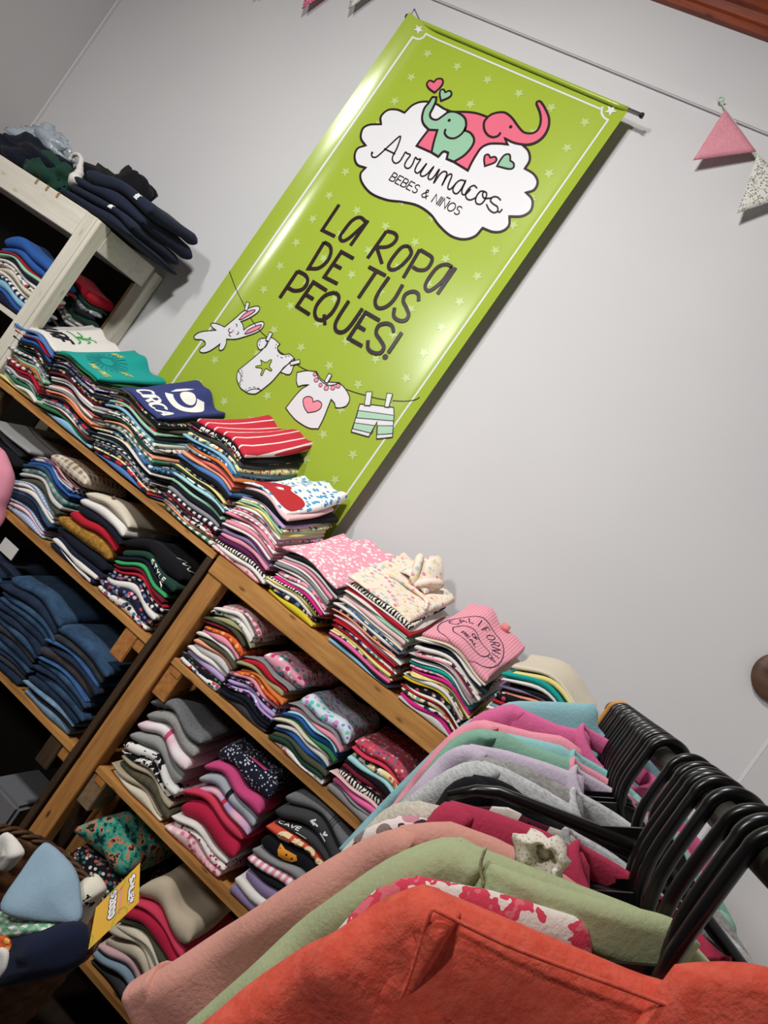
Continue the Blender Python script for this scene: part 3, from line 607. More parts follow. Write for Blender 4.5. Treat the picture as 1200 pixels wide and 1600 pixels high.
s2v, s2f = tube(cr([(-2.85, 2.176, 3.13), (-2.42, 2.172, 3.045), (-2.2, 2.172, 3.06), (-2.0, 2.172, 3.09), (-1.85, 2.172, 3.145), (-1.8, 2.172, 3.3)], 4), .0022, 8)
kv, kf = tube([(-.652+.008*cos(t), 2.174, 3.147+.008*sin(t)) for t in [k*pi/5 for k in range(10)]], .003, 6, True)
o = Vector((-.47, 2.17, 3.03)); v, f = merge((sv, sf), (kv, kf))
tag(obj('bunting_string', [q-o for q in v], f, 'string', None, o), 'pale green string tied to the duct carrying the pink pennant', 'string')
o = Vector((-2.2, 2.17, 3.05)); tag(obj('bunting_string', [q-o for q in s2v], s2f, 'string', None, o), 'bunting string above the left wall corner carrying pennant tips', 'string')
# round wooden plaque on the wall at right
n = 36; prof = [(0, 0), (.055, 0), (.062, .004), (.064, .012), (.06, .019), (.03, .022), (0, .022)]
vs = []; fs = []
for k in range(n):
    for r_, d_ in prof[1:-1]: vs.append((r_*cos(2*pi*k/n), -d_, r_*sin(2*pi*k/n)))
L = len(prof)-2
for k in range(n):
    for i in range(L-1): fs.append([k*L+i, k*L+i+1, ((k+1) % n)*L+i+1, ((k+1) % n)*L+i])
fs.append([k*L for k in range(n)]); fs.append([k*L+L-1 for k in range(n)][::-1])
tag(obj('wooden_plaque', vs, fs, 'plaque', None, (.345, 2.199, 1.822)), 'round dark wooden plaque on the wall at the right edge', 'plaque')
# ------------------------------------------------------------------ shelf units
ZT, ZM, ZL = 1.245, .95, .592
def post(u, name, x0, x1, z1, mat, y0=1.85, y1=1.9, z0=0): return box(name, (x0, x1, y0, y1, z0, z1), mat, u, .002)
ru = empty('pallet_shelf', (-.4, 2.0, 0)); tag(ru, 'orange pine shelving made of pallet planks below the pink and white piles', 'shelf')
RX1 = .1
for x in (-.973, RX1-.055):
    post(ru, 'front_post', x, x+.055, 1.19, 'pine_z'); post(ru, 'rear_post', x, x+.055, 1.19, 'pine_z', 2.12, 2.17)
box('top_rail', (-.973, RX1, 1.845, 1.868, 1.19, 1.245), 'pine_x', ru, .002)
box('shelf_board', (-.973, RX1, 1.87, 2.19, 1.225, 1.243), 'pine_x', ru)
for z in (ZM, ZL, .2): box('shelf_board', (-.965, RX1-.005, 1.862, 2.19, z-.02, z), 'pine_x', ru)
for z in (ZM, ZL):
    box('support_block', (-.917, -.868, 1.866, 1.96, z-.115, z-.021), 'pine_y' if z == ZM else 'grey_block', ru, .002)
    box('support_block', (-.905, -.87, 1.864, 1.885, z-.022-.02, z-.021), 'pine_y', ru, .002)
box('shade_panel', (-.97, RX1, 2.192, 2.198, .02, 1.2), 'back', ru, 0)  # added dark sheet, paints the shade between shelves and wall
lu = empty('pallet_shelf', (-1.5, 2.0, 0)); tag(lu, 'pine and dark wood shelving unit holding jeans, between white unit and orange post', 'shelf')
post(lu, 'front_post', -1.006, -.985, 1.23, 'dark_z', 1.853, 1.9); post(lu, 'rear_post', -1.03, -.985, 1.22, 'dark_z', 2.12, 2.17)
post(lu, 'front_post', -1.97, -1.93, 1.21, 'dark_z', 1.87, 1.91)
box('shelf_board', (-1.975, -.985, 1.852, 2.19, 1.222, 1.242), 'pine_x', lu)
box('shelf_board', (-1.95, -1.008, 1.857, 2.19, .925, .943), 'pine_x', lu)
box('shelf_board', (-1.95, -1.008, 1.857, 2.19, .562, .58), 'pine_x', lu)
for z, mt in ((.925, 'pine_y'), (.562, 'dark_z')):
    box('support_block', (-1.09, -1.04, 1.86, 1.95, z-.088, z-.001), mt, lu, .003)
    box('support_block', (-1.04, -1.008, 1.862, 1.9, z-.036, z-.001), 'pine_y', lu, .003)
box('shade_panel', (-1.97, -.985, 2.192, 2.198, .02, 1.2), 'back', lu, 0)  # another added sheet, its dark colour is the unit's inner shade
wu = empty('white_shelf', (-2.45, 2.0, 0)); tag(wu, 'tall whitewashed wooden shelf unit holding navy sweatshirts on its top', 'shelf')
box('front_post', (-2.052, -2.0, 1.85, 1.873, 0, 1.83), 'white_wood_z', wu, .002); 
box('side_post', (-2.002, -1.982, 1.85, 1.90, 0, 1.828), 'white_wood_z', wu, .002)
box('rear_post', (-2.02, -1.968, 2.15, 2.196, 0, 1.815), 'white_wood_z', wu, .002)
box('raw_post_edge', (-2.026, -2.0205, 2.145, 2.19, 1.2, 1.74), 'raw_edge', wu, .001)
box('top_rail', (-2.915, -2.052, 1.852, 1.872, 1.742, 1.832), 'white_wood', wu, .002)
box('side_rail', (-2.0, -1.98, 1.90, 2.15, 1.745, 1.825), 'white_wood', wu, .002)
for k in range(4): box('top_slat', (-2.915, -1.99, 1.875+.07*k, 1.93+.07*k, 1.808, 1.826), 'white_wood', wu, .001)
for k in range(3): box('notch_peg', (-2.2-.055*k, -2.192-.055*k, 1.849, 1.853, 1.815, 1.833), 'raw_edge', wu, 0)
for z in (1.43, 1.05, .6): box('shelf_board', (-2.915, -2.0, 1.87, 2.165, z-.018, z), 'white_wood', wu)
box('shade_panel', (-2.915, -2.03, 2.166, 2.172, .9, 1.745), 'back', wu, 0)  # added sheet darkening the inside of the white unit like shade
# ------------------------------------------------------------------ folded clothes
ORD = ['topmost', 'second', 'third', 'fourth', 'fifth', 'sixth', 'seventh', 'eighth', 'ninth', 'tenth', 'eleventh', 'twelfth', 'thirteenth', 'fourteenth', 'fifteenth', 'sixteenth', 'seventeenth', 'eighteenth', 'nineteenth', 'twentieth', 'twenty-first', 'twenty-second', 'twenty-third', 'twenty-fourth', 'twenty-fifth', 'twenty-sixth', 'twenty-seventh', 'twenty-eighth']
NOSE = {}
def stack(ref, group, xb, xt, z0, H, T, layers, name='folded_shirt', word='folded shirt', cat='shirt', seed=0, hump=.014, toplabel=None, y0=1.852, dep=.27, rr=None, tail=0, jit=.007):
    """layers: codes from top to bottom (code or (code, weight)). Returns the surface function of the top garment and its object."""
    R = random.Random(seed); L = [(l, 1.0) if isinstance(l, str) else l for l in layers][::-1]
    tot = sum(w for _, w in L); nL = len(L); hb = [0]
    wts = [w*R.uniform(.6, 1.4) for _, w in L]; tw = sum(wts)
    for w in wts: hb.append(hb[-1]+w/tw)
    t0 = H/nL
    nz = [[R.uniform(-1, 1) for _ in range(8)] for _ in range(nL+1)]; nz[0] = [0]*8
    pw = R.uniform(.8, 1.1); tl = R.uniform(-.7, .7); fq = R.uniform(5, 10); hump = hump*R.uniform(.7, 1.3)
    def B(i, u, v):
        a = nz[i]; tt = min(wts[max(0, i-1)], wts[min(nL-1, i)])/tw*H
        w = (a[0]*sin(6.3*u+a[1]*3)+a[2]*sin(12*u+a[3]*3)*.7+a[4]*sin(5*v+a[5]*3))*.16*tt
        v = max(0, v); g = sin(pi*min(1, max(0, u))**pw)
        s = hb[i]
        hm = hump*(.25+.75*min(1, s*3))*g*(1 if s > 0 else 0)+(hump*.35*sin(fq*u+tl*6+s*2.2) if s > 0 else 0)
        return z0+.0015+s*(H+T*v**1.2)+hm+w
    out = None; NOSE.clear()
    for k in range(nL):
        code, w = L[k]; i = k; top = k == nL-1
        h = (hb[i]+hb[i+1])/2
        xa = xb[0]+(xt[0]-xb[0])*h+R.uniform(-1, 1)*jit; xe = xb[1]+(xt[1]-xb[1])*h+R.uniform(-1, 1)*jit
        if xe-xa < .1: xe = xa+.1
        ya = y0+R.uniform(-.2, 1)*jit*.8+(.0 if not top else .002); d = dep+R.uniform(-.03, .01); sk = R.uniform(-.008, .008)
        th_ = w/tot*H; ph = R.uniform(0, 6)
        cx, cy, cz = (xa+xe)/2, ya+d/2, B(i, .5, .5)
        def pos(u, v, hh, top_=top and bool(toplabel) and z0 > 1.2 and z0 < 1.3 and xb[0] < -.2, i=i, xa=xa, xe=xe, ya=ya, d=d, sk=sk, ph=ph, th_=th_):
            z1 = B(i, u, v); z2 = B(i+1, u, v); g = .96
            x = xa+(xe-xa)*u+sk*(v-.5)*2+.003*sin(7*v+ph)
            if top_: bmp = .024*max(0, v)**1.5*(1+.7*sin(4.2*u+ph)+.3*sin(13*u+ph*2)); z2 += bmp; z1 += .55*bmp
            y = ya+d*v+sk*(u-.5)*2+.003*sin(8*u+ph)-.004*sin(pi*u)
            # front fold sags a little and pulls in at the corners
            return Vector((x, y, (z1+z2)/2+hh*g*(z2-z1)/2))
        rw = rr or th_*.62
        U = edges(13, min(.22, rw*1.0/(xe-xa))); V = edges(6, min(.2, rw*1.0/d))
        vs, fs = pillow(pos, U, V); o = Vector((cx, cy, cz))
        nm = name
        ob = obj(nm, [q-o for q in vs], fs, code, None, o)
        n_ = nL-k
        NOSE[n_] = (ob, (lambda u, ph_, pos=pos, o=o, rv=V[0][4]: pos(u, rv*(1-cos(ph_)), sin(ph_))-o+Vector((0, -cos(ph_), sin(ph_)))*.0016))
        if top and toplabel: lab = toplabel
        elif top: lab = FAB[code][0]+' '+word+', '+'on top of the pile '+ref
        else: lab = FAB[code][0]+' '+word+', '+ORD[n_-1]+' from the top '+ref
        tag(ob, lab, cat, group)
        if top:
            def surf(u, v, off=.0012, pos=pos, o=o): return pos(u, v, 1)+Vector((0, -.0002, off))-o
            out = (ob, surf)
    return out
def on_surf(ob, surf, name, mat, strokes=None, polys=None, w=.004, off=.0014):
    """ink on the top face of a folded garment; strokes and polys in its (u,v)"""
    vs = []; fs = []
    S = surf(.5, .5); ex = (surf(.6, .5)-surf(.4, .5)).length*5; ey = (surf(.5, .6)-surf(.5, .4)).length*5
    for st_ in strokes or []:
        P = [Vector((p[0]*ex, p[1]*ey)) for p in st_]
        Q = []
        for a, b in zip(P, P[1:]):
            k = max(1, int((b-a).length/.008)); Q += [a.lerp(b, j/k) for j in range(k)]
        Q.append(P[-1]); o = len(vs)
        for i, p in enumerate(Q):
            a = Q[max(0, i-1)]; b = Q[min(len(Q)-1, i+1)]; t = (b-a).normalized(); n_ = Vector((-t.y, t.x))
            for s in (-.5, .5):
                q = p+n_*s*w; vs.append(surf(q.x/ex, q.y/ey, off))
        for i in range(len(Q)-1): fs.append([o+2*i, o+2*i+1, o+2*i+3, o+2*i+2])
    for poly in polys or []:
        c = Vector((sum(p[0] for p in poly)/len(poly), sum(p[1] for p in poly)/len(poly))); n_ = len(poly); o = len(vs)
        vs.append(surf(c.x, c.y, off))
        for r_ in (.5, 1):
            for p in poly: vs.append(surf(c.x+(p[0]-c.x)*r_, c.y+(p[1]-c.y)*r_, off))
        for k in range(n_):
            fs.append([o, o+1+k, o+1+(k+1) % n_]); fs.append([o+1+k, o+1+n_+k, o+1+n_+(k+1) % n_, o+1+(k+1) % n_])
    return obj(name, vs, fs, mat, ob, (0, 0, 0), True)
def txt(s, u0, v0, u1, hv, slant=0, gap=.16):
    t, w = text2d(s, u1-u0, hv, gap); return [[(u0+x+slant*y, v0+y) for x, y in q] for q in t]
def ell(cu, cv, ru_, rv_, n=20, a0=0, a1=360): return [(cu+ru_*cos(radians(a0+(a1-a0)*k/n)), cv+rv_*sin(radians(a0+(a1-a0)*k/n))) for k in range(n+(a1-a0 != 360))]
def on_nose(n_, name, mat, strokes, w=.004, polys=None):
    """ink on the rounded front fold of the n-th garment of the last pile; strokes in (u, angle)"""
    ob, f_ = NOSE[n_]; vs = []; fs = []
    ex = (f_(.6, 0)-f_(.4, 0)).length*5; ea = (f_(.5, .3)-f_(.5, -.3)).length/.6
    for st_ in strokes or []:
        P = [Vector((p[0]*ex, p[1]*ea)) for p in st_]; Q = []
        for a, b in zip(P, P[1:]):
            k = max(1, int((b-a).length/.003)); Q += [a.lerp(b, j/k) for j in range(k)]
        Q.append(P[-1]); o = len(vs)
        for i, p in enumerate(Q):
            a = Q[max(0, i-1)]; b = Q[min(len(Q)-1, i+1)]; t = (b-a).normalized(); m_ = Vector((-t.y, t.x))
            for s in (-.5, .5):
                q = p+m_*s*w; vs.append(f_(q.x/ex, q.y/ea))
        for i in range(len(Q)-1): fs.append([o+2*i, o+2*i+1, o+2*i+3, o+2*i+2])
    for poly in polys or []:
        c = Vector((sum(p[0] for p in poly)/len(poly), sum(p[1] for p in poly)/len(poly))); n = len(poly); o = len(vs)
        vs.append(f_(c.x, c.y))
        for r_ in (.33, .66, 1):
            for p in poly: vs.append(f_(c.x+(p[0]-c.x)*r_, c.y+(p[1]-c.y)*r_))
        for k in range(n):
            fs.append([o, o+1+k, o+1+(k+1) % n])
            for q in (0, 1): fs.append([o+1+q*n+k, o+1+(q+1)*n+k, o+1+(q+1)*n+(k+1) % n, o+1+q*n+(k+1) % n])
    return obj(name, vs, fs, mat, ob, (0, 0, 0), True)
G_TOP = 'folded shirts in the piles on the shelf tops'
Z = ZT+.0005
o, s = stack('below the white palm print', G_TOP, (-1.956, -1.79), (-2.03, -1.85), Z, .175, .09, [('wh', 1.6), 'mb', 'mb', 'rd', 'nv', 'bl', 'dn', 'dp', 'bk', 'dt', 'wp', 'gs', 'gp', 'mg', 'og', 'cp', 'wr', 'rd', 'mr', 'lg', 'gp', 'gn', 'wh', 'ye'], seed=1, toplabel='white folded shirt with black script and a green palm, leftmost pile', dep=.26)
on_surf(o, s, 'lettering', 'pr_k', txt('SURF', .1, .1, .72, .26, .25, .14), w=.012)
on_surf(o, s, 'palm_print', 'pr_g', [cr([(.55, .5), (.5, .62), (.38, .6)], 4), cr([(.55, .5), (.56, .68), (.5, .74)], 4), cr([(.55, .5), (.66, .64), (.74, .58)], 4), cr([(.55, .5), (.68, .5), (.76, .44)], 4), cr([(.55, .5), (.46, .5), (.36, .46)], 4), cr([(.55, .5), (.6, .72), (.7, .72)], 4)], w=.006)
o, s = stack('below the teal sunburst shirt', G_TOP, (-1.766, -1.535), (-1.842, -1.655), Z, .18, .085, [('tl', 1.3), 'gn', 'bk', 'ol', 'dp', 'vp', 'bk', 'gp', 'nv', 'dp', 'mr', 'wh', 'lg', 'bk', 'co', 'wh', 'gy', 'pc', 'og', 'dn', 'rn', 'gp', 'wh', 'mr', 'gn', 'sb'], seed=2, toplabel='teal folded shirt with a dark sunburst and pale curved lettering', dep=.29)
on_surf(o, s, 'sunburst_print', 'pr_t', [[(.45+.12*cos(a), .42+.1*sin(a)), (.45+.3*cos(a), .42+.27*sin(a))] for a in [k*pi/11 for k in range(22)]]+[ell(.45, .42, .11, .09)+[(.56, .42)]], w=.003)
on_surf(o, s, 'lettering', 'pr_y', txt('HALF TIMES', .55, .1, .93, .1)+txt('RIDERS', .12, .62, .35, .07)+[[(x+.16*(y-.5), y) for x, y in q] for q in txt('ANY', .72, .45, .9, .1)], w=.0035)
o, s = stack('below the indigo shirt', G_TOP, (-1.519, -1.27), (-1.588, -1.398), Z, .195, .1, [('iv', 1.3), 'ol', 'dp', 'bk', 'ol', 'rn', 'mg', 'dn', 'sb', 'gst', 'wp', 'gs', 'dt', 'pc', 'gst', 'gp', 'bp', 'yp', 'wh', 'bk', 'ptl', 'wn', 'gp', 'np', 'yp', 'rn', 'mb'], seed=3, toplabel='indigo folded shirt with bold white lettering and a round white logo', dep=.29, hump=.018)
on_surf(o, s, 'lettering', 'pr_w', [q for q in txt('CIRCA', .2, .07, .93, .2, .1)], w=.011)
on_surf(o, s, 'round_logo', 'pr_w', [ell(.56, .62, .27, .2, 22, -125, 75)], [ell(.56, .66, .14, .1), [(.36, .5), (.3, .6), (.31, .74), (.37, .82), (.39, .7), (.38, .58)]], w=.03)
o, s = stack('below the red striped shirt', G_TOP, (-1.229, -1.02), (-1.287, -1.092), Z, .265, .1, [('crs', 1.7), ('bk', 1.3), ('dp', .8), 'dg', 'yp', 'sb', 'bp', 'og', 'gp', 'co', 'pc', 'mb', 'bk', 'np', 'ye', 'dt', 'wp', 'aq', ('bk', 1.3), 'mg', 'dn', 'gy', 'wn', 'mr', 'dp', 'wp', 'pc', 'gst'], seed=4, toplabel='red folded shirt with thin white stripes, tallest pile', dep=.3, hump=.016)
on_nose(2, 'lettering', 'pr_w', [[(x, y) for x, y in q] for q in txt('REAL MADRI', .2, -.55, .95, 1.1, 0, .2)], w=.0032)
o, s = stack('below the big red heart', G_TOP, (-1.003, -.825), (-1.038, -.872), Z, .2, .085, [('hdp', 1.5), 'lp', ('bk', 1.5), 'll', 'yp', ('mg', 1.5), 'ye', 'wh', 'pp', 'wh', 'ps', 'pk', 'fl', 'pk', 'wh', 'pu', 'pu2', 'pk', ('pu', 1.3), 'zb', 'wh', 'pf'], seed=5, toplabel='white folded shirt with blue shapes and a big red heart', dep=.26)
on_surf(o, s, 'heart_print', 'pr_r', None, [cr([(.04, .14), (.2, .04), (.6, .03), (.93, .06), (.96, .2), (.88, .36), (.7, .42), (.5, .36), (.38, .44), (.22, .46), (.08, .36), (.04, .14)], 4)])
o, s = stack('below the plain pink shirt', G_TOP, (-.811, -.65), (-.832, -.64), Z, .125, .09, [('ppt', 1.3), 'bk', 'lg', 'pk', 'wh', 'gy', 'wh', 'pp', 'wh', 'hp', 'zb', 'ye', 'wh', 'np', 'by'], seed=6, toplabel='large pink folded shirt with small white flecks beside cream floral pile', dep=.3)
o, s = stack('below the cream floral garment', G_TOP, (-.592, -.39), (-.636, -.436), Z, .165, .085, [('crf', 1.8), ('zb', 1.5), 'wh', 'rd', 'wh', 'mg', 'lp', 'wh', 'cr', 'bp', 'wh', 'np', 'pc', 'wh', 'lp', 'rd', 'rd', 'mp', 'rd', 'ye', 'yp', ('fp', 1.2), 'bk', 'sb'], seed=7, toplabel='cream floral folded garment with a tied bow on its pile', dep=.28)
# bow of the cream garment
P = o.location
bw_ = []
for sx, hz in ((-1, .045), (1, .03)):
    bw_.append(tube(cr([s(.55, .62), s(.55+sx*.12, .66)+Vector((0, 0, hz)), s(.55+sx*.22, .8)+Vector((0, 0, hz*.9)), s(.55+sx*.05, .72)+Vector((0, 0, .01))], 5), [.004]+[.012]*13+[.006, .004], 8))
bw_.append(tube(cr([s(.3, .45)+Vector((0, 0, .004)), s(.5, .52)+Vector((0, 0, .006)), s(.85, .5)+Vector((0, 0, .005)), s(.97, .35)+Vector((0, 0, .004))], 5), .006, 8))
v, f = merge(*bw_); obj('bow', v, f, 'crf', o)
cv = [s(.35, .6), s(.62, .6), s(.8, .95), s(.3, .95)]
v, f = pillow(lambda u, v_, h: s(.3+.45*u, .62+.34*v_)+Vector((0, 0, .004+.05*sin(pi*u)*(.3+v_)+h*.008)), edges(8, .1), edges(6, .1)); obj('collar', v, f, 'crf', o)
o, s = stack('below the pink California shirt', G_TOP, (-.352, -.19), (-.405, -.205), Z, .172, .085, [('pst', 1.5), ('cr', 1.4), ('wh', 1.4), ('dn', 1.5), ('wh', 1.2), ('ct', .9), ('pk', 1.2), 'lg', 'gy', 'wh', 'tl', 'pp', 'hp', 'ye', 'yp', 'wh', 'by', 'bf', 'wh', 'rd', 'yp', 'mp', 'hp', 'lg'], seed=8, toplabel='pink pinstriped folded shirt with CALIFORNIA in curved dark lettering', dep=.28)
tt = []
for ch, k in zip('CALIFORNIA', range(10)):
    a = radians(165-k*165/9); w_, q = GL[ch]
    for st_ in q:
        tt.append([(.5+.36*cos(a)+((x-w_/2)*.11*sin(a)+(y-.5)*.13*cos(a)), .36+.3*sin(a)+(-(x-w_/2)*.11*cos(a)+(y-.5)*.13*sin(a))) for x, y in st_])
tt += [ell(.5, .36, .46, .42, 26)+[(.96, .36)], cr([(.22, .3), (.3, .42), (.45, .48), (.6, .42), (.78, .4), (.74, .22), (.5, .16), (.3, .18), (.22, .3)], 4)]
tt += txt('OF', .46, .36, .56, .06)+txt('REAL', .36, .24, .62, .06)
on_surf(o, s, 'curved_lettering', 'pr_nv', tt, w=.0028)
v, f = boxes([(-.012, .012, -.001, .001, 0, .02)], .0005); q = s(.62, .93); obj('hang_tag', [a+q for a in v], f, 'pr_pk', o)
stack('below the cream shirt', G_TOP, (-.165, .02), (-.172, .03), Z, .235, .035, [('cr', .7), ('ye', 1.1), 'tl', 'wh', 'bk', 'pu2', 'pc', ('bf', 1.8), 'rd', 'aq', 'wh', 'pk', 'np', 'wh', 'll', 'rd', 'wh', 'bl', 'pp', 'wh', 'gn', 'nv'], seed=9, toplabel='cream folded shirt topping the rightmost shelf pile behind the rack', dep=.22, hump=.02)
# ---- right unit, middle shelf
G_A = 'folded garments on the pine unit, upper inner shelf'
Z = ZM+.0005
stack('beside the pine post, upper inner shelf', G_A, (-.9, -.765), (-.905, -.76), Z, .195, .03, [('pf', 2.2), 'wh', 'wp', ('kh', 1.8), ('ol', 1.4), 'mr', 'op', ('pk', 1.3), 'wh', ('ol', 1.2), 'pc', ('lg', 1.3), 'wh', 'll', 'bf', 'wp'], seed=11, y0=1.866, dep=.24, toplabel='pale pink floral garment topping the pile beside the pine post')
stack('in the lilac leggings pile', G_A, (-.755, -.585), (-.752, -.6), Z, .125, .02, [('gy', .9), ('rd', 1.2), ('kh', 1.3), 'og', 'op', 'pk', ('nf', 1), ('ll', 1.4), 'vp', 'nf', 'dn', 'dn', 'j6'], seed=12, y0=1.87, dep=.24, word='folded leggings', cat='leggings', toplabel='grey folded leggings on top of the lilac and orange pile', name='folded_leggings')
stack('', G_A, (-.72, -.585), (-.72, -.585), Z+.135, .035, .01, [('pp', 1)], seed=13, y0=1.885, dep=.22, word='garment', cat='garment', toplabel='lone pale pink patterned garment lying across the lilac leggings pile', name='folded_garment')
stack('under the pastel scallops', G_A, (-.572, -.4), (-.572, -.405), Z, .14, .02, [('gsc', 3.2), ('gy', 1.3), 'pk', 'aq', ('bl', 1.4), 'gn', ('cr', 1.5), ('lg', 1.4), 'bl', ('ol', 1.4), 'dt', 'fl'], seed=14, y0=1.87, dep=.24, toplabel='folded garment with a pastel scallop print between dark and pink piles')
stack('below the reddish printed garment', G_A, (-.375, -.2), (-.385, -.2), Z, .15, .02, [('rpk', 2.6), ('sl', 1.4), 'yp', 'aq', 'bk', 'mr', 'bf', 'zb', 'lp', ('fp', 1.2), 'gy', 'gy'], seed=15, y0=1.87, dep=.24, toplabel='dusty red garment with grey motifs, nearest the hanging clothes')
stack('below the green top, far right pile', G_A, (-.18, .03), (-.18, .03), Z, .15, .02, [('gn', 1.5), 'wh', 'pk', 'bl', 'gy', 'hp', 'wh', 'nv', 'rd', 'cr'], seed=16, y0=1.87, dep=.24, toplabel='green folded garment at the far right behind the hanging clothes')
# ---- right unit, lower shelf
G_B = 'folded sweatshirts on the pine unit, lower inner shelf'
Z = ZL+.0005; kw = dict(name='folded_sweatshirt', word='folded sweatshirt', cat='sweatshirt', y0=1.872, dep=.26, hump=.02)
stack('beside the pine post, lower shelf', G_B, (-.885, -.68), (-.9, -.715), Z, .235, .03, [('dcg', 1.9), ('hg', 1.9), ('tdp', 1.8), ('gry', 1.5), ('wbp', 1.1), ('bwp', 1.1), ('bw', .6), ('scr', 1.1), ('bw', .5), ('cr', .9)], seed=21, toplabel='mid grey folded sweatshirt topping the grey pile beside the pine post', **kw)
stack('below the dotted navy one', G_B, (-.66, -.465), (-.675, -.48), Z, .27, .03, [('ndt', 2.2), ('hpk2', 1.7), ('gpb', 1.4), ('tdb', 1.4), ('sl', 1.7), ('cm', 1.7), ('wh', 1.1), ('flr', .9), ('pf', .8)], seed=22, toplabel='navy folded sweatshirt with small white dots topping the pink pile', **kw)
on_nose(1, 'pink_collar', 'hpk2', None, polys=[[(.42, 1.2), (.7, 1.15), (.72, 1.45), (.45, 1.5)]])
o2 = stack('in the charcoal pile', G_B, (-.43, -.2), (-.44, -.22), Z, .3, .03, [('dcg', 2), ('dg', 1.9), ('dg', 1.6), ('orr', 1.7), ('bk', 1.6), ('gy', 1.3), ('ps', 1.1), ('bk', 1), ('pu2', 1), ('wh', .8), ('pu2', .8)], seed=23, toplabel='ribbed grey folded sweatshirt topping the charcoal pile', **kw)
for k_ in (2, 3, 4): on_nose(1, 'rib_seam', 'dg', [[(.5+.03*k_, -1.2), (.5+.03*k_, 1.4)]], w=.0014)
on_nose(2, 'white_motif', 'pr_w', [[(.44, .5), (.4, .1), (.46, -.1)], [(.4, .1), (.5, .1)], [(.6, .4), (.6, .0), (.64, .4)], [(.56, -.2), (.66, -.25)]], w=.0042)
on_nose(3, 'pale_script', 'pr_w', txt('CAVE', .05, .2, .3, .6)+[[(.28, -.2), (.42, -.2)]], w=.0022)
on_nose(4, 'cream_lettering', 'pr_o', [cr([(.3, .6), (.22, .6), (.18, 0), (.24, -.6), (.32, -.5)], 4), [(.38, .9), (.4, -.5), (.45, -.6)], [(.34, .35), (.46, .35)], ell(.56, 0, .05, .6, 14)+[(.61, 0)], [(.68, .6), (.68, -.7)], cr([(.68, .2), (.73, .6), (.78, .5)], 4)], w=.0085)
on_nose(5, 'yellow_face', 'pr_or', None, polys=[[(.2, .9), (.28, .5), (.42, .3), (.46, -.2), (.42, -.7), (.34, -.8), (.26, -.5), (.22, .1)]])
on_nose(5, 'eyes', 'pr_k', None, polys=[ell(.33, .0, .012, .14, 10), ell(.4, -.2, .012, .14, 10)])
stack('far right lower pile', G_B, (-.18, .03), (-.18, .03), Z, .22, .02, [('pk', 2), ('gy', 2), ('nv', 2), ('rd', 2), ('wh', 2), ('bk', 1.5)], seed=24, toplabel='pink folded sweatshirt at the far right, hidden by hanging clothes', **kw)
# ---- right unit, floor shelf
G_C = 'folded garments at the bottom of the pine unit'
Z = .2005
kw = dict(name='folded_garment', word='garment', cat='garment', y0=1.87, dep=.26, hump=.03)
stack('under the beige garment', G_C, (-.62, -.43), (-.62, -.43), Z, .26, .03, [('lbw', 2.3), ('sl', 1.2), ('cm', 1.2), ('ol', 1), ('cr', 1.2), ('cr', 1.2), ('cr', 1), ('lp', 1.2), ('bbl', 1.6), ('dg', 1.3)], seed=31, toplabel='light beige garment draped on the red pile near the basket', **kw)
stack('behind the basket', G_C, (-.865, -.66), (-.85, -.67), Z, .26, .03, [('trp', 3.6), ('bfl', 2.2), ('cow', 2), ('bk', 1.5), ('dn', 1.5)], seed=32, toplabel='teal tropical print garment behind the wicker basket', **kw)
# ---- left unit, middle shelf
G_L = 'folded garments on the left dark-posted unit, upper inner shelf'
Z = .9435
stack('in the plaid shirt pile', G_L, (-1.71, -1.5), (-1.7, -1.51), Z, .175, .02, [('prr', 1), ('pbb', 1.2), 'bl', ('j1', 1), ('ptl', 1.2), ('lg', 1.2), ('ol', 1.6), ('bs', 1), 'wh', 'wh', ('j1', 1), 'nv', ('bs', 1.2), 'lp', ('bs', 1.4)], seed=41, y0=1.866, dep=.26, toplabel='red plaid folded shirt topping the blue and white striped pile', hump=.025)
stack('', G_L, (-1.66, -1.49), (-1.66, -1.49), Z+.19, .035, .0, [('pbk', 1)], seed=42, y0=1.875, dep=.2, toplabel='black and cream plaid shirt rolled directly beneath the top board')
kw = dict(name='folded_sweater', word='folded sweater', cat='sweater', y0=1.866, dep=.27, hump=.02)
o, s = stack('below the buttoned cream sweater', G_L, (-1.475, -1.26), (-1.46, -1.27), Z, .205, .02, [('cr', 2.2), ('wh', 1.8), ('dn', 1.3), ('rd', 1.3), ('mu', 2), ('dn', 1.7), ('nv', .8), ('wh', .6), ('nv', 1)], seed=43, toplabel='cream cable knit folded sweater with a small brown button', **kw)
on_nose(9, 'white_stripe', 'pr_w', None, polys=[[(.2, .9), (.5, .5), (.93, .4), (.95, -.6), (.7, -.5), (.45, .1)]])
v, f = tube([s(.45, .06), s(.45, .06)+Vector((0, -.003, .003))], .006, 12); obj('button', v, f, 'button', o)
o, s = stack('below the black sweatshirt', G_L, (-1.235, -1.035), (-1.245, -1.04), Z, .19, .02, [('bk', 2), ('dt', 1.1), ('dn', 1.8), ('bg', 1.4), ('mr', 1), ('rd', .9), ('wn', .8), ('nf', 1.1), ('wh', .8), ('nf', 1.2), ('wp', 1.2)], seed=44, toplabel='black folded sweatshirt with pale script, rightmost pile by the dark post', **kw)
on_nose(2, 'lettering', 'pr_w', txt('STYLE', .45, -.6, .8, 1.1, 0, .25), w=.003)
on_nose(3, 'white_piping', 'pr_w', [[(.78, .9), (.85, .2), (.87, -.8)]], w=.003)
on_surf(o, s, 'script_print', 'pr_w', [cr([(.72, .08), (.78, .2), (.84, .08), (.86, .2), (.92, .1), (.95, .2)], 5)], w=.003)
